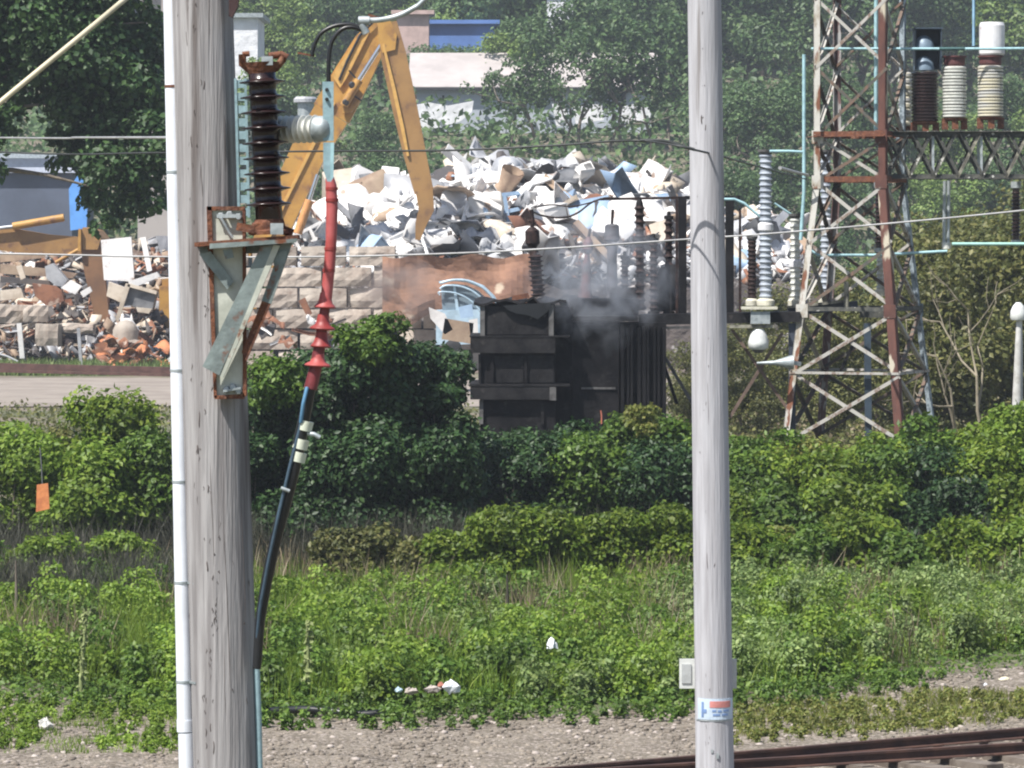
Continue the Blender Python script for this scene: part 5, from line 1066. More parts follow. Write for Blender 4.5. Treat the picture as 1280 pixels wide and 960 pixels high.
for i, (poly, lab) in enumerate((([(519, 131), (536, 128), (560, 132), (592, 126), (590, 140), (575, 152), (545, 160), (518, 161)], 'white draped sheeting below the eaves of the white building'), ([(690, 130), (706, 128), (712, 156), (696, 158)], 'narrow white panel seen through the trees under the building'), ([(776, 134), (800, 128), (814, 132), (812, 152), (790, 156), (778, 152)], 'white panel among trees near the right pole'), ([(715, 132), (752, 130), (755, 150), (720, 155)], 'white panel between the two others below the long roof'))):
    m = MB(); m.prism(poly, BD - 4, BD - 3.6); m.build('white_sheeting', wh, label=lab, cat='sheeting')
def plainblock(x0, x1, yt, yb, D, dep, mat, label, name='building', roof=None):
    a = at(x0, yb, D); b = at(x1, yt, D); g = gh((a.x + b.x) / 2, D); t = thing(name, label, 'building', ((a.x + b.x) / 2, D + dep / 2, g))
    m = MB(); m.box(((a.x + b.x) / 2, D + dep / 2, (g + b.z) / 2 - .5), (b.x - a.x, dep, b.z - g + 1)); m.build('wall', mat, t)
    m = MB(); m.box(((a.x + b.x) / 2, D + dep / 2, b.z + .15), (b.x - a.x + .8, dep + .8, .3)); m.build('roof', roof or galv, t); return t
blu = M('strong_blue_wall', (.10, .20, .48), .6, 0, var=.15, scale=.4, bump=.1)
plainblock(520, 618, 30, 80, 314, 8, blu, 'strong blue building glimpsed through trees above the white one', roof=blu)
plainblock(684, 716, -12, 40, 314, 8, wh, 'bright white building glimpsed at the top between the trees')
plainblock(270, 322, 22, 80, 290, 8, wh, 'white building glimpsed beside the near pole at the top')
plainblock(-60, 90, 216, 330, 232, 12, M('slate_blue_wall', (.085, .105, .15), .7, 0, var=.15, scale=.4, bump=.1), 'slate blue shed below the big tree at left', roof=M('pale_roof_edge', (.50, .55, .66), .6, var=.1))
plainblock(-60, 70, 198, 212, 246, 6, M('pale_grey_upper_wall', (.48, .52, .60), .7, var=.1), 'pale grey rear part standing above the slate blue shed')
m = MB(); m.prism([(86, 236), (100, 215), (110, 240), (108, 286), (88, 288)], 225, 225.3); m.build('blue_tarp', M('bright_blue_tarp', (.12, .33, .75), .5, 0, var=.15, scale=.8, bump=.4), label='bright blue tarpaulin hanging beside the slate blue shed', cat='tarpaulin')
t = plainblock(172, 214, -60, 70, 225, 6, M('beige_tower_wall', (.36, .33, .31), .8, 0, var=.15, scale=.5), 'beige upright block behind the leaves beside the near pole', name='silo')
m = MB(); m.tube([at(171, -60, 224), at(171, 32, 224)], L(4, 224), 12); m.build('pipe', M('slate_pipe', (.18, .22, .30), .6, var=.1), t)
t = thing('storage_tank', 'small grey tank with a lid standing behind the pale insulator', 'tank', at(382, 160, 250))
m = MB(); m.lathe(at(382, 160, 250), at(382, 128, 250), [(0, L(10, 250)), (1, L(10, 250))], 20, True); m.build('tank_body', galv, t); m = MB(); m.lathe(at(382, 128, 250), at(382, 121, 250), [(0, L(15, 250)), (.6, L(15, 250)), (1, L(12, 250))], 20); m.build('lid', SCR['pale grey'], t)

# ---------------------------------------------------------------- trees
T_FAR = [tree_meshes(s, 12, 9.5, .42, 5200, G_FAR) for s in (1, 2, 3)]
T_FARL = [tree_meshes(s, 10, 9, .40, 4800, G_FARL) for s in (4, 5)]
rgt = random.Random(17)
def hill_tree(px, D, s, ms, label, group):
    x = (px - 640) / F * D; return place_tree(ms, (x, D, gh(x, D) - .2), label, group, s, rgt.uniform(0, 6.28))
ORD = {}; ONAME = ['first', 'second', 'third', 'fourth', 'fifth', 'sixth', 'seventh', 'eighth', 'ninth', 'tenth', 'eleventh', 'twelfth', 'thirteenth', 'fourteenth']
def far_label(px, D, light):
    row = str(D)
    sec = 'at far left' if px < 200 else 'behind the excavator arm' if px < 520 else 'above the white building' if px < 700 and D > 300 else 'below the white building' if px < 700 else 'left of the right pole' if px < 870 else 'between the right pole and tower' if px < 1010 else 'behind the lattice tower' if px < 1150 else 'above the truss beam'
    key = row + sec; ORD[key] = ORD.get(key, 0) + 1; row = {226: 'first', 246: 'second', 270: 'third', 325: 'fourth', 350: 'fifth', 385: 'sixth', 430: 'seventh'}[D] + ' row'
    return f"{'light' if light else 'dusky'} green tree, {ONAME[min(ORD[key], 14) - 1]} from left, {row}, {sec}", 'trees ' + sec
for D, step, lo_, hi_ in ((226, 58, 380, 1480), (246, 60, 330, 1480), (270, 62, 280, 1500), (325, 46, 230, 1500), (350, 46, 180, 1500), (385, 44, 120, 1500), (430, 42, 60, 1500)):
    px = lo_ + rgt.uniform(0, 20)
    while px < hi_:
        Dj = D + rgt.uniform(-6, 6); light = rgt.random() < (.55 if px < 560 else .45 if px > 1130 else .16)
        if D == 246: s = .62
        elif D == 226: s = .50
        elif D == 270: s = .62
        else: s = rgt.uniform(.8, 1.15)
        if D == 226 and px < 700: s = .34
        if D in (246, 270) and 500 < px < 600: s *= .52
        if D in (246, 270) and 600 <= px < 700: s *= .80
        if D in (246, 270) and px < 500: s *= .9
        if D == 270 and 700 < px < 860: s *= .85
        if (D == 270 and 520 < px < 860) or (D == 246 and 500 < px < 620): px += step; continue
        if D == 246 and 690 < px < 870: s *= .72
        s *= rgt.uniform(.88, 1.12); lab, grp_ = far_label(px, D, light)
        hill_tree(px, Dj, s, rgt.choice(T_FARL if light else T_FAR), lab, grp_); px += step * rgt.uniform(.8, 1.2)
t = plainblock(496, 536, 18, 50, 309, 3, M('reddish_white_wall', (.45, .33, .30), .7, var=.2, scale=1), 'small reddish white shed glimpsed right of the excavator arm top', roof=M('reddish_white_wall', (.4, .3, .3)))
for px, D, s_, lab in ((572, 310, .58, 'dusky tree between the blue building patches'), (545, 306, .62, 'smaller dusky tree before the blue building'), (606, 305, .50, 'smallest dusky tree before the right end of the blue building'), (640, 304, .80, 'light green tree at the right end of the blue building'), (665, 306, .80, 'dusky tree left of the white patch at the top'), (736, 306, .95, 'dusky tree right of the white patch at the top'), (345, 286, .7, 'light green tree right of the white building beside the near pole')):
    hill_tree(px, D, s_, T_FARL[0] if 'light' in lab[:6] else T_FAR[1], lab, None)
# slender trees in front of the white building
T_THIN = [tree_meshes(s, 10, 4.5, .36, 1350, G_FAR, trunk_h=.4, k=12, depth=2, shape='spread', tr=.014) for s in (21, 22)]
for k_, (px, s) in enumerate(((640, .85), (668, 1.0), (700, .9), (728, 1.1), (757, .95), (785, 1.15), (815, 1.0), (842, 1.2))):
    x = (px - 640) / F * 284; place_tree(rgt.choice(T_THIN), (x, 284, gh(x, 284) - .3), f'thin airy tree, {ONAME[k_]} from left in front of the long pale roof', 'thin trees before the white building', s, rgt.uniform(0, 6))
# undergrowth on the slope
def hill_cover():
    r = np.random.default_rng(77); n = 66000; px = r.uniform(-200, 1500, n); D = r.uniform(214, 420, n); x = (px - 640) / F * D
    z = np.array([gh(0, d) for d in D]) + r.uniform(0, 1.6, n) ** 1.5 * (1 + .8 * np.sin(x * .7 + D * .3)); C = np.stack([x, D, z], 1); N = unit(r.normal(size=(n, 3)) + [0, -.5, .8])
    V, T = leaf_geo(C, N, .65, r); link('slope_undergrowth', npmesh('slope_undergrowth', V, T, G_FAR), label='low green undergrowth covering the slope behind the scrapyard', cat='undergrowth', kind='stuff')
hill_cover()
# big near tree in the upper left corner
def near_tree():
    rng = np.random.default_rng(5); D = 110.0; bx = at(-120, 0, D).x
    t = thing('broadleaf_tree', 'large dark broadleaf tree overhanging the upper left corner', 'tree', (bx, D, 0))
    m = MB(); tips = []; limb(m, Vector((bx, D, -.3)), Vector((.05, 0, 1)), 5.5, .32, 3, rng, tips); m.build('trunk', MATS['bark'], t)
    for a, b in (((-110, 200), (80, 120)), ((-110, 160), (150, 60)), ((-100, 230), (130, 230)), ((-90, 100), (180, 20))):
        m = MB(); p = [at(a[0] + (b[0] - a[0]) * i / 6, a[1] + (b[1] - a[1]) * i / 6 - 18 * math.sin(i * .6), D + .5 * math.sin(i)) for i in range(7)]; m.tube(p, [.12, .1, .085, .07, .05, .035, .02], 6); m.build('branch', MATS['bark'], t)
    bl = []
    cr = [(-60, -40, 110, 2.8), (30, -30, 95, 2.4), (110, -10, 80, 2.0), (170, 30, 48, 1.4), (60, 60, 62, 1.6), (-20, 50, 70, 1.7), (125, 85, 58, 1.5), (178, 95, 40, 1.2), (20, 105, 36, 1.0), (85, 125, 42, 1.2), (150, 150, 52, 1.3), (188, 160, 30, .9), (10, 150, 26, .8), (-40, 170, 50, 1.0), (140, 205, 44, 1.1), (180, 215, 34, .9), (72, 205, 14, .4), (70, 170, 14, .4), (120, 245, 24, .7), (165, 250, 30, .8), (140, 275, 14, .4), (196, 250, 18, .5), (-120, 80, 120, 3), (0, 215, 10, .3), (95, 180, 18, .5), (118, 286, 8, .25), (100, 60, 70, 1.6), (185, 60, 40, 1), (195, 190, 28, .9), (120, 120, 60, 1.4), (165, 110, 46, 1.2), (110, 185, 40, 1), (192, 120, 34, .9), (60, 20, 80, 2)]
    for px, py, r, dd in cr:
        p = at(px, py, D + (px * .37 % 3 - 1.5)); q = L(r, D); bl.append(((p.x - bx, p.y - D, p.z), (q, max(q, dd), q * .9)))
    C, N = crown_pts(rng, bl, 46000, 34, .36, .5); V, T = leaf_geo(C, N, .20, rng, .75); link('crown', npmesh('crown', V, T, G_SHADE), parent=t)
near_tree()
# olive thicket beyond the tower
T_OL = [tree_meshes(s, 5.5, 4.2, .14, 10500, G_OLIVE, trunk_h=.22, depth=2, tr=.018, k=20, shape='spread') for s in (31, 32, 33)]
for i, (px, D, s, lab) in enumerate(((930, 112, .62, 'olive bush behind the platform legs'), (985, 118, .66, 'olive bush left of the pale tower leg'), (1040, 108, .72, 'olive bush seen through the tower base'), (1095, 116, .9, 'olive tree behind the thick rusty tower leg'), (1150, 105, 1.05, 'olive tree just right of the tower'), (1205, 112, 1.25, 'tall olive tree under the truss beam'), (1262, 104, 1.2, 'tall olive tree at the right edge'), (1320, 108, 1.2, 'olive tree beyond the right edge of the view'), (1180, 128, 1.3, 'olive tree farther back under the beam'), (1250, 130, 1.45, 'olive tree farthest back by the right edge'), (1075, 130, 1.0, 'olive tree farther back behind the tower'), (868, 116, .55, 'olive bush behind the foot of the right pole'), (950, 130, .8, 'olive bush farther back by the tall column insulator'))):
    x = (px - 640) / F * D; place_tree(T_OL[i % 3], (x, D, 0), lab, None, s, i * 1.7, name='olive_tree')
for i, (px, D, ln) in enumerate(((1232, 96, 2.4), (1205, 97, 1.8))):
    m = MB(); r_ = np.random.default_rng(i + 60); limb(m, Vector(((px - 640) / F * D, D, 0)), Vector((.1 * (-1) ** i, 0, 1)), ln, .055, 3, r_, []); m.build('bare_stem', M('pale_bare_bark', (.24, .21, .15), .9, var=.3), label='pale bare branching stem in the olive thicket, ' + ('nearest the right edge', 'under the mint pipe', 'beside the white lamp post', 'right of the blue tower leg', 'closest to the blue tower leg')[i if i != 0 else 1] if i else 'tall pale bare stem at the centre of the olive thicket', cat='stem')

# ---------------------------------------------------------------- shrubs and hedges
S = 0
def sh_(px, yt, w, D, mt, lab, n=5200, size=.13, **k):
    global S; S += 1; yt -= (22 if 560 < px < 800 and D > 70 and yt > 515 else 2 if px > 980 and D > 75.5 and yt > 490 else 10) if D >= 70 else 10; n = int(n * 1.45); size *= .86; k.setdefault('twigs', 40)
    return shrub(px, yt, w, D, mt, lab, seed=S, n=n, size=size, **k)
# left bushes
sh_(22, 512, 120, 73, G_BRIGHT, 'bright green bush at the left edge above the orange tag', 6000)
sh_(150, 476, 130, 74.5, G_VINE, 'tall mid green bush left of the near pole', 8000)
sh_(120, 545, 130, 72, G_BRIGHT, 'yellow green bush in front of the tall one by the near pole', 7500, size=.14)
sh_(195, 520, 110, 73, G_MID, 'mid green bush partly behind the near pole', 6500)
sh_(80, 500, 60, 75, G_OLIVE, 'small olive bush between the two left bushes', 2500, size=.11)
sh_(-60, 520, 120, 74, G_MID, 'bush just beyond the left edge', 4000)
sh_(60, 668, 150, 66.5, G_BRIGHT, 'low bright shrub below the orange tag', 4200, size=.11)
sh_(150, 672, 110, 67, G_BRIGHT, 'low yellow green shrub beside the near pole', 3400, size=.11)
sh_(-20, 660, 80, 66.5, G_MID, 'low mid green shrub at the left edge', 2400, size=.11)
# dark bush mass in the middle
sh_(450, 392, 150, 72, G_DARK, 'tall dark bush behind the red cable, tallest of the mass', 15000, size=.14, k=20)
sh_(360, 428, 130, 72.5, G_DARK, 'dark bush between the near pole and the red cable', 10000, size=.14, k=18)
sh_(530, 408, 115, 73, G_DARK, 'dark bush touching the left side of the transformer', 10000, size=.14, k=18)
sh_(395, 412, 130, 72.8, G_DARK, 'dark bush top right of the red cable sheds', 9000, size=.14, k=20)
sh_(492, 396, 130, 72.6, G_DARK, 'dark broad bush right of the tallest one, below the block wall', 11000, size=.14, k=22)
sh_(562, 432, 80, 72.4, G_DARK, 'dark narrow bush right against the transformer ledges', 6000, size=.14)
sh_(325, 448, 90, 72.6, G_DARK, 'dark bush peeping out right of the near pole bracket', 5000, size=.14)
sh_(455, 400, 110, 71.3, G_MID, 'leaves coloured lighter as the lit top of the dark bush below the blocks', 3000, size=.13, z0=.78, stem=False)  # lighter leaf colour stands in for sunlight on the bush top
sh_(345, 446, 70, 71.3, G_MID, 'leaves coloured lighter as the lit top of the dark bush beside the near pole', 1600, size=.13, z0=.7, stem=False)  # sunlit shoulder of the bush painted by lighter leaves
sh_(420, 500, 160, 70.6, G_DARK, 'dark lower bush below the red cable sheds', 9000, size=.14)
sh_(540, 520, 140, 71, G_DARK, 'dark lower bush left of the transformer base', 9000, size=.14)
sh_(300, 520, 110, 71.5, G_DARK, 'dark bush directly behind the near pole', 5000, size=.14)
# middle hedge under the transformer
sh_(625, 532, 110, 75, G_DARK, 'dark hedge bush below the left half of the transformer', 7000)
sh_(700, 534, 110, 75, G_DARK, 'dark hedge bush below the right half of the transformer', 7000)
sh_(775, 520, 90, 75.5, G_MID, 'green hedge bush below the radiator fins', 6500)
sh_(832, 512, 85, 75.5, G_MID, 'taller green hedge bush just left of the right pole', 6500)
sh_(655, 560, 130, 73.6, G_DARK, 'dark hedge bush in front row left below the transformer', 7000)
sh_(740, 556, 120, 73.6, G_MID, 'green hedge bush in front row below the cabinet', 6500)
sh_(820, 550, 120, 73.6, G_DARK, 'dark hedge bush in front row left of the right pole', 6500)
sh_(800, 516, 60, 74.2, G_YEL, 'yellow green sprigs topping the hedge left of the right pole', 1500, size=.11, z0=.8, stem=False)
sh_(885, 530, 80, 74.5, G_MID, 'hedge bush behind the right pole', 4500)
# lower vine covered row
sh_(440, 662, 120, 66, G_OLIVE, 'olive vine covered shrub at the left end of the lower row', 6000, size=.11)
sh_(510, 684, 80, 66, G_OLIVE, 'small low shrub second from left in the lower row', 3400, size=.11)
sh_(565, 668, 90, 66, G_VINE, 'green shrub third from left in the lower row', 4600, size=.11)
sh_(630, 640, 100, 66, G_VINE, 'taller leafy shrub in the middle of the lower row', 5600, size=.11)
sh_(700, 645, 100, 66.3, G_VINE, 'leafy shrub right of the middle of the lower row', 5600, size=.11)
sh_(770, 638, 100, 66.3, G_VINE, 'leafy shrub second from the right pole in the lower row', 5600, size=.11)
sh_(838, 636, 90, 66.3, G_VINE, 'leafy shrub against the right pole in the lower row', 5000, size=.11)
# right hedge, three rows
for i, (px, yt, w_, D, mt, lab) in enumerate((
    (945, 535, 110, 76, G_MID, 'hedge bush below the platform legs in the back row'), (1020, 522, 110, 76, G_YEL, 'yellow green hedge bush at the tower foot'), (1085, 515, 110, 76.5, G_VINE, 'hedge bush between the tower legs in the back row'),
    (1150, 500, 100, 77, G_MID, 'hedge bush at the right tower leg in the back row'), (1215, 515, 110, 77, G_VINE, 'hedge bush right of the tower in the back row'), (1275, 480, 100, 77, G_BRIGHT, 'bright tall hedge bush at the white lamp post'),
    (940, 575, 120, 73.5, G_MID, 'middle row hedge bush just right of the right pole'), (1015, 560, 130, 73.5, G_VINE, 'middle row hedge bush below the pale tower leg'), (1095, 552, 130, 73.5, G_MID, 'middle row hedge bush below the rusty tower leg'), (1165, 560, 120, 74, G_DARK, 'dark middle row hedge bush below the blue tower leg'), (1240, 545, 120, 74, G_VINE, 'middle row hedge bush near the right edge'), (1310, 530, 120, 74, G_MID, 'hedge bush beyond the right edge'),
    (930, 620, 100, 70.5, G_VINE, 'front row hedge bush just right of the right pole'), (990, 612, 120, 70.5, G_MID, 'front row hedge bush second from the right pole'), (1065, 600, 130, 70.5, G_VINE, 'front row hedge bush below the tower middle'), (1140, 625, 110, 70.8, G_DARK, 'dark front row hedge bush with a gap beside it'), (1205, 600, 110, 71.5, G_DARK, 'dark front row hedge bush second from the right edge'), (1270, 590, 120, 71, G_VINE, 'front row hedge bush at the right edge'),
    (965, 670, 110, 68.3, G_YEL, 'low yellow green bush at the hedge foot near the right pole'), (1110, 676, 90, 68.3, G_OLIVE, 'low olive bush at the hedge foot below the tower'), (925, 655, 110, 66, G_VINE, 'lowest vine covered bush touching the right pole at the hedge foot'), (1000, 668, 110, 65.5, G_MID, 'lowest mid green bush second right of the right pole'), (1065, 650, 110, 66, G_VINE, 'lowest vine covered bush below the middle of the tower'), (1135, 672, 90, 65.5, G_MID, 'lowest mid green bush below the blue tower leg'), (1190, 650, 110, 66, G_VINE, 'lowest vine covered bush left of the bright corner bush'),
    (1250, 655, 110, 66.5, G_BRIGHT, 'bright low bush at the hedge foot by the right edge'))):
    sh_(px, yt, w_, D, mt, lab, 6300 if D > 69 else 3600, size=.13)
# leafy sprout tips and reddish leaf
wire([(752, 530, 73), (752, 520, 73), (751, 513, 73)], .013, M('red_new_leaf', (.45, .14, .09), .6, var=.2), 'red_shoot', 'single reddish shoot standing above the hedge below the cabinet')

# weeds, grass: uncountable cover
def weed_bound(px): return np.interp(px, [-60, 60, 200, 330, 500, 700, 860, 1000, 1100, 1180, 1280, 1380], [872, 876, 884, 902, 902, 897, 889, 878, 862, 846, 832, 822])
def weeds(name, label, nclump, per, size, mat, hgt, yr, xr, seed, front=0, keep=None, spiky=False):
    r = np.random.default_rng(seed); Cs = []; Ns = []
    for i in range(nclump):
        for _ in range(60):
            px = r.uniform(*xr); py = r.uniform(*yr)
            if py < weed_bound(px) - front and (keep is None or keep(px, py, r)): break
        x, y = gp(px, py); h = r.uniform(*hgt); w = h * r.uniform(.35, .6); m = int(per * r.uniform(.7, 1.3))
        u = r.uniform(0, 1, m) ** .7; a = r.uniform(0, 6.283, m); q = w * np.sqrt(r.uniform(0, 1, m)) * (1.05 - u * .45 if not spiky else .3 + .3 * (1 - u))
        Cs.append(np.stack([x + np.cos(a) * q, y + np.sin(a) * q, u * h + .02], 1)); Ns.append(unit(np.stack([np.cos(a), np.sin(a), np.full(m, .9)], 1) + r.normal(size=(m, 3)) * .5))
    V, T = leaf_geo(np.concatenate(Cs), np.concatenate(Ns), size, r); LEAFCOUNT[0] += len(T)
    return link(name, npmesh(name, V, T, mat), label=label, cat='weeds', kind='stuff')
patch = lambda s, th_: (lambda px, py, r: noise.noise(Vector((px * .009 + s, py * .02, s))) > th_)
weeds('leafy_weeds', 'bright green leafy weeds along the far edge of the gravel', 300, 300, .075, G_BRIGHT, (.15, .80), (765, 900), (-40, 1320), 1, 12, patch(3, -.02))
weeds('leafy_weeds', 'mid green leafy weeds below the hedge', 260, 300, .075, G_MID, (.15, .65), (745, 895), (-40, 1320), 2, 14, patch(14, -.08))
weeds('sage_weeds', 'pale sage green weeds in front of the hedge at right', 150, 260, .07, G_SAGE, (.3, .75), (745, 885), (860, 1320), 3, 16)
weeds('sage_weeds', 'pale sage green weeds in the middle of the verge', 130, 240, .07, G_SAGE, (.2, .5), (760, 895), (380, 870), 4, 10, patch(8, -.05))
weeds('low_weeds', 'low green weeds fringing the gravel edge', 420, 70, .06, G_MID, (.06, .22), (850, 925), (-40, 1320), 5, -14)
weeds('low_weeds', 'low green weeds sprouting between gravel and rails', 260, 60, .05, G_YEL, (.04, .12), (870, 960), (900, 1320), 6, -70, lambda px, py, r: 892 < py + (px - 900) * .085 < 937 or r.random() < .02)
weeds('low_weeds', 'low green weeds on the gravel at lower left', 200, 60, .05, G_BRIGHT, (.05, .14), (880, 945), (-40, 225), 7, -66, patch(1, -.1))
def grass(name, label, n, hgt, mat, yr, xr, seed, width=.012, front=6, keep=None):
    r = np.random.default_rng(seed); px = r.uniform(*xr, n); py = r.uniform(*yr, n); ok = py < weed_bound(px) - front; px, py = px[ok], py[ok]
    if keep is not None:
        kk = np.array([keep(a, b, r) for a, b in zip(px, py)]); px, py = px[kk], py[kk]
    n = len(px); D = F * H / (py - HY); x = (px - 640) / F * D; h = r.uniform(*hgt, n); B = np.stack([x, D, np.zeros(n)], 1)
    a = r.uniform(0, 6.283, n); w = np.stack([np.cos(a), np.sin(a), np.zeros(n)], 1) * width; ln = np.stack([r.normal(size=n) * .18, r.normal(size=n) * .18, np.ones(n)], 1) * h[:, None]
    V = np.stack([B - w, B + w, B + ln * .55 + w * .8, B + ln * .55 - w * .8, B + ln * [1.5, 1.5, 1]], 1).reshape(-1, 3); k = np.arange(n)[:, None] * 5
    T = np.concatenate([k + [0, 1, 2], k + [0, 2, 3], k + [3, 2, 4]]); return link(name, npmesh(name, V, T, mat), label=label, cat='grass', kind='stuff')
grass('tall_grass', 'tall green grass standing among the weeds below the hedge', 30000, (.15, .55), G_VINE, (715, 895), (-60, 1340), 1, .006, 16)
grass('tall_grass', 'bright tall fine grass in patches among the weeds', 22000, (.3, .7), G_BRIGHT, (725, 885), (-60, 1340), 21, .006, 20, patch(11, .0))
grass('dry_grass', 'dry straw coloured grass stalks among the weeds', 11000, (.3, .8), G_DRY, (715, 850), (-60, 1340), 2, .008, 20, patch(5, .0))
grass('dry_grass', 'dry stalks coloured dark as shade in the gap behind the lower shrubs', 9000, (.4, 1.0), leafmat('stalk_painted_shade', (.04, .045, .030), (.06, .06, .042), (.08, .08, .06), .2), (676, 712), (-60, 1340), 3, .010, 0)  # stalk colour is darkened to paint in the shadow of this gap
grass('short_grass', 'short yellow green grass between the gravel and the rails', 30000, (.02, .11), G_YEL, (865, 950), (880, 1340), 4, .006, -90, lambda px, py, r: 884 + (r.random() - .5) * 24 < py + (px - 900) * .085 < 932 + (r.random() - .5) * 16 and noise.noise(Vector((px * .02, py * .09, 6))) + r.random() * .5 > .12)
grass('short_grass', 'short green grass on the gravel at lower left', 9000, (.02, .10), G_BRIGHT, (885, 945), (-60, 222), 6, .006, -70, lambda px, py, r: noise.noise(Vector((px * .02, py * .08, 16))) + r.random() * .4 > .16)
grass('shade_toned_grass', 'stalks coloured dark as shade between the dark bush and the lower shrub row', 7000, (.5, 1.1), MATS['stalk_painted_shade'], (690, 716), (215, 620), 33, .010, 0)  # same dark stalk colour, painting a strip of shade
grass('shade_toned_grass', 'grass coloured dark grey green as shade below the left bushes', 9000, (.3, .75), MATS['stalk_painted_shade'], (705, 770), (-60, 215), 31, .010, 20)  # shade under the bushes put into the grass colour
grass('road_grass', 'patch of grass beside the far siding rail', 5000, (.2, .7), G_SAGE, (462, 470), (-40, 215), 9, .03, 0)
def soft_fill():
    # matted leaf litter and low leaves filling the verge under everything
    r = np.random.default_rng(12); n = 60000; px = r.uniform(-60, 1340, n); py = r.uniform(660, 900, n); ok = py < weed_bound(px) + r.normal(size=n) * 5 + 2; px, py = px[ok], py[ok]; n = len(px)
    D = F * H / (py - HY); C = np.stack([(px - 640) / F * D, D, r.uniform(0, .16, n)], 1); V, T = leaf_geo(C, unit(r.normal(size=(n, 3)) * .6 + [0, -.2, 1]), .08, r)
    link('ground_ivy', npmesh('ground_ivy', V, T, G_MID), label='dense low leaves carpeting the verge under weeds and hedge', cat='ground cover', kind='stuff')
soft_fill()
def yard_scrub():
    r = np.random.default_rng(14)
    for nm, lb, n, mt, px0, px1, D0, D1, hh, sz in (('yard_scrub', 'olive scrub covering the yard floor beyond the tower', 36000, G_OLIVE, 840, 1340, 78, 150, 1.0, .16), ('dry_scrub', 'dry brown scrub among the olive growth in the yard', 12000, G_DRY, 840, 1340, 78, 160, .8, .15), ('road_scrub', 'low dull growth between the left bushes and the gravel road', 14000, G_OLIVE, -60, 600, 78, 136, .55, .15)):
        px = r.uniform(px0, px1, n); D = r.uniform(D0, D1, n); x = (px - 640) / F * D; hm = np.array([.35 + .9 * max(0, noise.noise(Vector((a * .5, b * .25, 4)))) for a, b in zip(x, D)])
        C = np.stack([x, D, r.uniform(0, 1, n) * hh * hm], 1); V, T = leaf_geo(C, unit(r.normal(size=(n, 3)) + [0, -.4, .7]), sz, r)
        link(nm, npmesh(nm, V, T, mt), label=lb, cat='scrub', kind='stuff')
yard_scrub()
# tall individual weed stalks
for i, (px, py, h, lab) in enumerate(((100, 880, 1.1, 'tall pale weed stalk left of the near pole'), (382, 880, 1.0, 'tall pale mullein stalk right of the near pole'), (632, 800, .9, 'dark upright stake below the middle lower shrub'), (612, 808, .45, 'short dark stake left of the taller one'), (18, 790, 1.0, 'grey stem of the left bush by the left edge'))):
    x, y = gp(px, py); mt = (M('pale_stalk', (.20, .24, .09), .8, var=.2), M('pale_stalk', (.2, .24, .1)), M('dark_stake', (.05, .045, .03), .8, var=.2), M('dark_stake', (.05, .045, .03)), MATS['bark'])[i]
    m = MB(); m.tube([(x, y, 0), (x + .03, y, h * .5), (x + (.09 if i == 0 else .02), y, h)], [.03, .025, .012], 6)
    if i < 2:
        r_ = np.random.default_rng(i); k_ = 110; z_ = h * r_.uniform(0, 1, k_); a_ = r_.uniform(0, 6.28, k_); q_ = (.13 * (1 - z_ / h) + .02)
        V, T = leaf_geo(np.stack([x + .05 * z_ + np.cos(a_) * q_ * .3, y + np.sin(a_) * q_ * .3, z_], 1), np.stack([np.cos(a_), np.sin(a_), np.full(k_, .6)], 1), .07, r_)
        m.add([tuple(v) for v in V], [tuple(t_) for t_ in T.tolist()])
    m.build('weed_stalk' if i < 2 else 'stake', mt, label=lab, cat='plant' if i < 2 else 'stake')

# ---------------------------------------------------------------- litter
def lump(name, px, py, w, h, mat, label, cat, D=None, seed=0, z=None):
    if D is None: D = F * H / (py - HY)
    r = random.Random(seed); m = MB(); n = 9; c = at(px, py, D); prof = [(0, .35), (.2, .9), (.5, 1), (.8, .75), (1, .2)]; vs = []
    for t_, q in prof:
        for k in range(n): a = k * 6.283 / n; s = q * r.uniform(.5, 1.3); vs.append(c + Vector((math.cos(a) * s * L(w, D) / 2, math.sin(a) * s * L(w, D) / 2 * .7, (t_ + r.uniform(-.16, .16)) * L(h, D))))
    fs = [(i * n + k, i * n + (k + 1) % n, (i + 1) * n + (k + 1) % n, (i + 1) * n + k) for i in range(4) for k in range(n)] + [tuple(range(n - 1, -1, -1)), tuple(range(4 * n, 5 * n))]
    m.add(vs, fs); return m.build(name, mat, label=label, cat=cat)
plw = M('white_plastic_litter', (.75, .78, .80), .4, var=.1, scale=8, bump=.4); plb = M('pale_blue_litter', (.42, .55, .62), .5, var=.1)
lump('plastic_bag', 564, 866, 20, 15, plw, 'white plastic bag on the grass, largest piece of the litter', 'litter', D=48.3, seed=1)
lump('litter', 540, 866, 20, 9, st_p, 'cream torn wrapper left of the white plastic bag', 'litter', D=48.4, seed=2)
lump('litter', 514, 868, 18, 8, st_p, 'beige crumpled wrapper in the middle of the litter', 'litter', D=48.4, seed=3)
lump('litter', 498, 865, 9, 6, plb, 'pale blue scrap at the left end of the litter', 'litter', D=48.3, seed=4)
lump('litter', 551, 860, 12, 7, M('red_brown_litter', (.32, .12, .08), .6, var=.2), 'small red brown wrapper behind the white plastic bag', 'litter', D=48.6, seed=5)
lump('plastic_bag', 690, 813, 15, 15, plw, 'small white ball of plastic caught in the weeds at centre', 'litter', D=52.0, seed=6)
lump('stone', 56, 914, 22, 16, M('white_stone', (.62, .60, .56), .9, var=.15), 'white angular stone on the gravel at lower left', 'stone', seed=7)
lump('stone', 42, 903, 14, 9, st_p, 'smaller pale stone behind the white one at lower left', 'stone', seed=8)
lump('stone', 27, 804, 16, 10, M('white_stone', (.6, .6, .6)), 'pale stone showing in the weeds at the left edge', 'stone', D=54.0, seed=9)
lump('stone', 1256, 852, 18, 6, M('cream_stone', (.58, .54, .40), .9, var=.1), 'flat cream stone beside the weeds at the right', 'stone', seed=10)
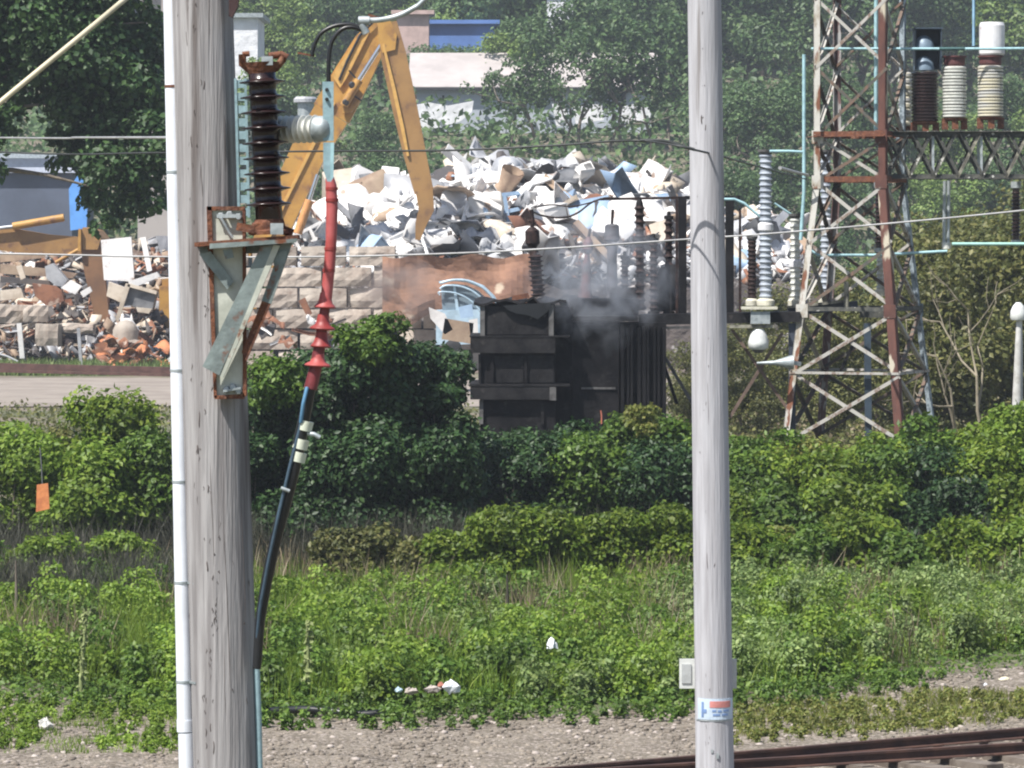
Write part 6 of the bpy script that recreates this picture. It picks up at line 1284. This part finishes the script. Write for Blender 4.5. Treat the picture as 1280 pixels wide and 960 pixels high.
lump('stone', 1232, 860, 5, 6, plw, 'tiny white scrap beside the flat cream stone', 'litter', seed=11)
m = MB(); x, y = gp(430, 898); m.tube(curve([(x - 1.2, y, .06), (x - .4, y + .1, .09), (x + .2, y - .05, .05), (x + .7, y, .10)]), .045, 8); m.build('black_hose', blackrub, label='short black hose lying at the gravel edge right of the near pole', cat='hose')
OT = thing('orange_tag', 'weathered orange plate hanging in the left bush', 'sign', at(52, 640, 69.5))
m = MB(); m.prism([(46, 606), (60, 604), (62, 636), (45, 640)], 69.4, 69.43); m.build('plate', M('orange_plate', (.70, .26, .09), .6, 0, col2=(.48, .16, .06), scale=5, bump=.2), OT)
m = MB(); m.tube([at(53, 607, 69.45), at(52, 585, 69.6), at(50, 560, 70)], .012, 5); m.build('hanger', wiredk, OT)

# ---------------------------------------------------------------- smoke
def smoke(name, label, cen, rad, dens, colr, seed, nscale=1.6):
    m = MB(); r = random.Random(seed); n = 16; prof = [(t_ / 10, math.sin(math.pi * max(.02, min(.98, t_ / 10)))) for t_ in range(11)]; c = at(*cen); vs = []
    for t_, q in prof:
        for k in range(n): a = k * 6.283 / n; vs.append(c + Vector((math.cos(a) * q * rad[0], math.sin(a) * q * rad[1], (t_ - .5) * 2 * rad[2])))
    fs = [(i * n + k, i * n + (k + 1) % n, (i + 1) * n + (k + 1) % n, (i + 1) * n + k) for i in range(10) for k in range(n)] + [tuple(range(n - 1, -1, -1)), tuple(range(10 * n, 11 * n))]
    m.add(vs, fs, True); mt = bpy.data.materials.new(name); mt.use_nodes = True; nd = mt.node_tree.nodes; l = mt.node_tree.links
    nd.remove(nd['Principled BSDF']); pv = nd.new('ShaderNodeVolumePrincipled'); l.new(pv.outputs[0], nd['Material Output'].inputs['Volume']); pv.inputs['Color'].default_value = (*colr, 1)
    tc = nd.new('ShaderNodeTexCoord'); mp = nd.new('ShaderNodeMapping'); mp.inputs['Scale'].default_value = (2 / (2 * rad[0]), 2 / (2 * rad[1]), 2 / (2 * rad[2])); l.new(tc.outputs['Object'], mp.inputs[0]); mp.inputs['Location'].default_value = (0, 0, -1)
    gr = nd.new('ShaderNodeTexGradient'); gr.gradient_type = 'SPHERICAL'; l.new(mp.outputs[0], gr.inputs[0])
    nz = nd.new('ShaderNodeTexNoise'); nz.inputs['Scale'].default_value = nscale; nz.inputs['Detail'].default_value = 3; nz.inputs['Distortion'].default_value = .6; l.new(tc.outputs['Object'], nz.inputs['Vector'])
    mr = nd.new('ShaderNodeMapRange'); mr.inputs['From Min'].default_value = .42; mr.inputs['From Max'].default_value = .68; l.new(nz.outputs['Fac'], mr.inputs[0])
    mu = nd.new('ShaderNodeMath'); mu.operation = 'MULTIPLY'; l.new(gr.outputs['Fac'], mu.inputs[0]); l.new(mr.outputs[0], mu.inputs[1])
    m2 = nd.new('ShaderNodeMath'); m2.operation = 'MULTIPLY'; l.new(mu.outputs[0], m2.inputs[0]); m2.inputs[1].default_value = dens; l.new(m2.outputs[0], pv.inputs['Density'])
    m.build(name, mt, label=label, cat='smoke', kind='stuff')
smoke('smoke', 'bluish white smoke curling over the transformer top', (752, 352, DX + .4), (1.6, 1.0, 1.6), 2.6, (.72, .78, .88), 1, 2.2)
smoke('smoke', 'thin brownish smoke drifting left above the dark bush', (505, 366, DX + 1), (1.05, .6, .85), 4.6, (.60, .50, .47), 2, 1.8)
# air between here and the far slope
m = MB(); m.box((0, 262, 29.5), (560, 575, 62)); hz = bpy.data.materials.new('pale_air'); hz.use_nodes = True; nd = hz.node_tree.nodes; nd.remove(nd['Principled BSDF'])
pv = nd.new('ShaderNodeVolumePrincipled'); pv.inputs['Color'].default_value = (.80, .88, 1.0, 1); pv.inputs['Density'].default_value = .00034; hz.node_tree.links.new(pv.outputs[0], nd['Material Output'].inputs['Volume'])
for v in m.v:
    if v.z < 0: v.z = -1.0
HZ = m.build('haze', hz, kind='stuff')
print('LEAF TRIS', LEAFCOUNT[0], 'OBJECTS', len(bpy.data.objects))
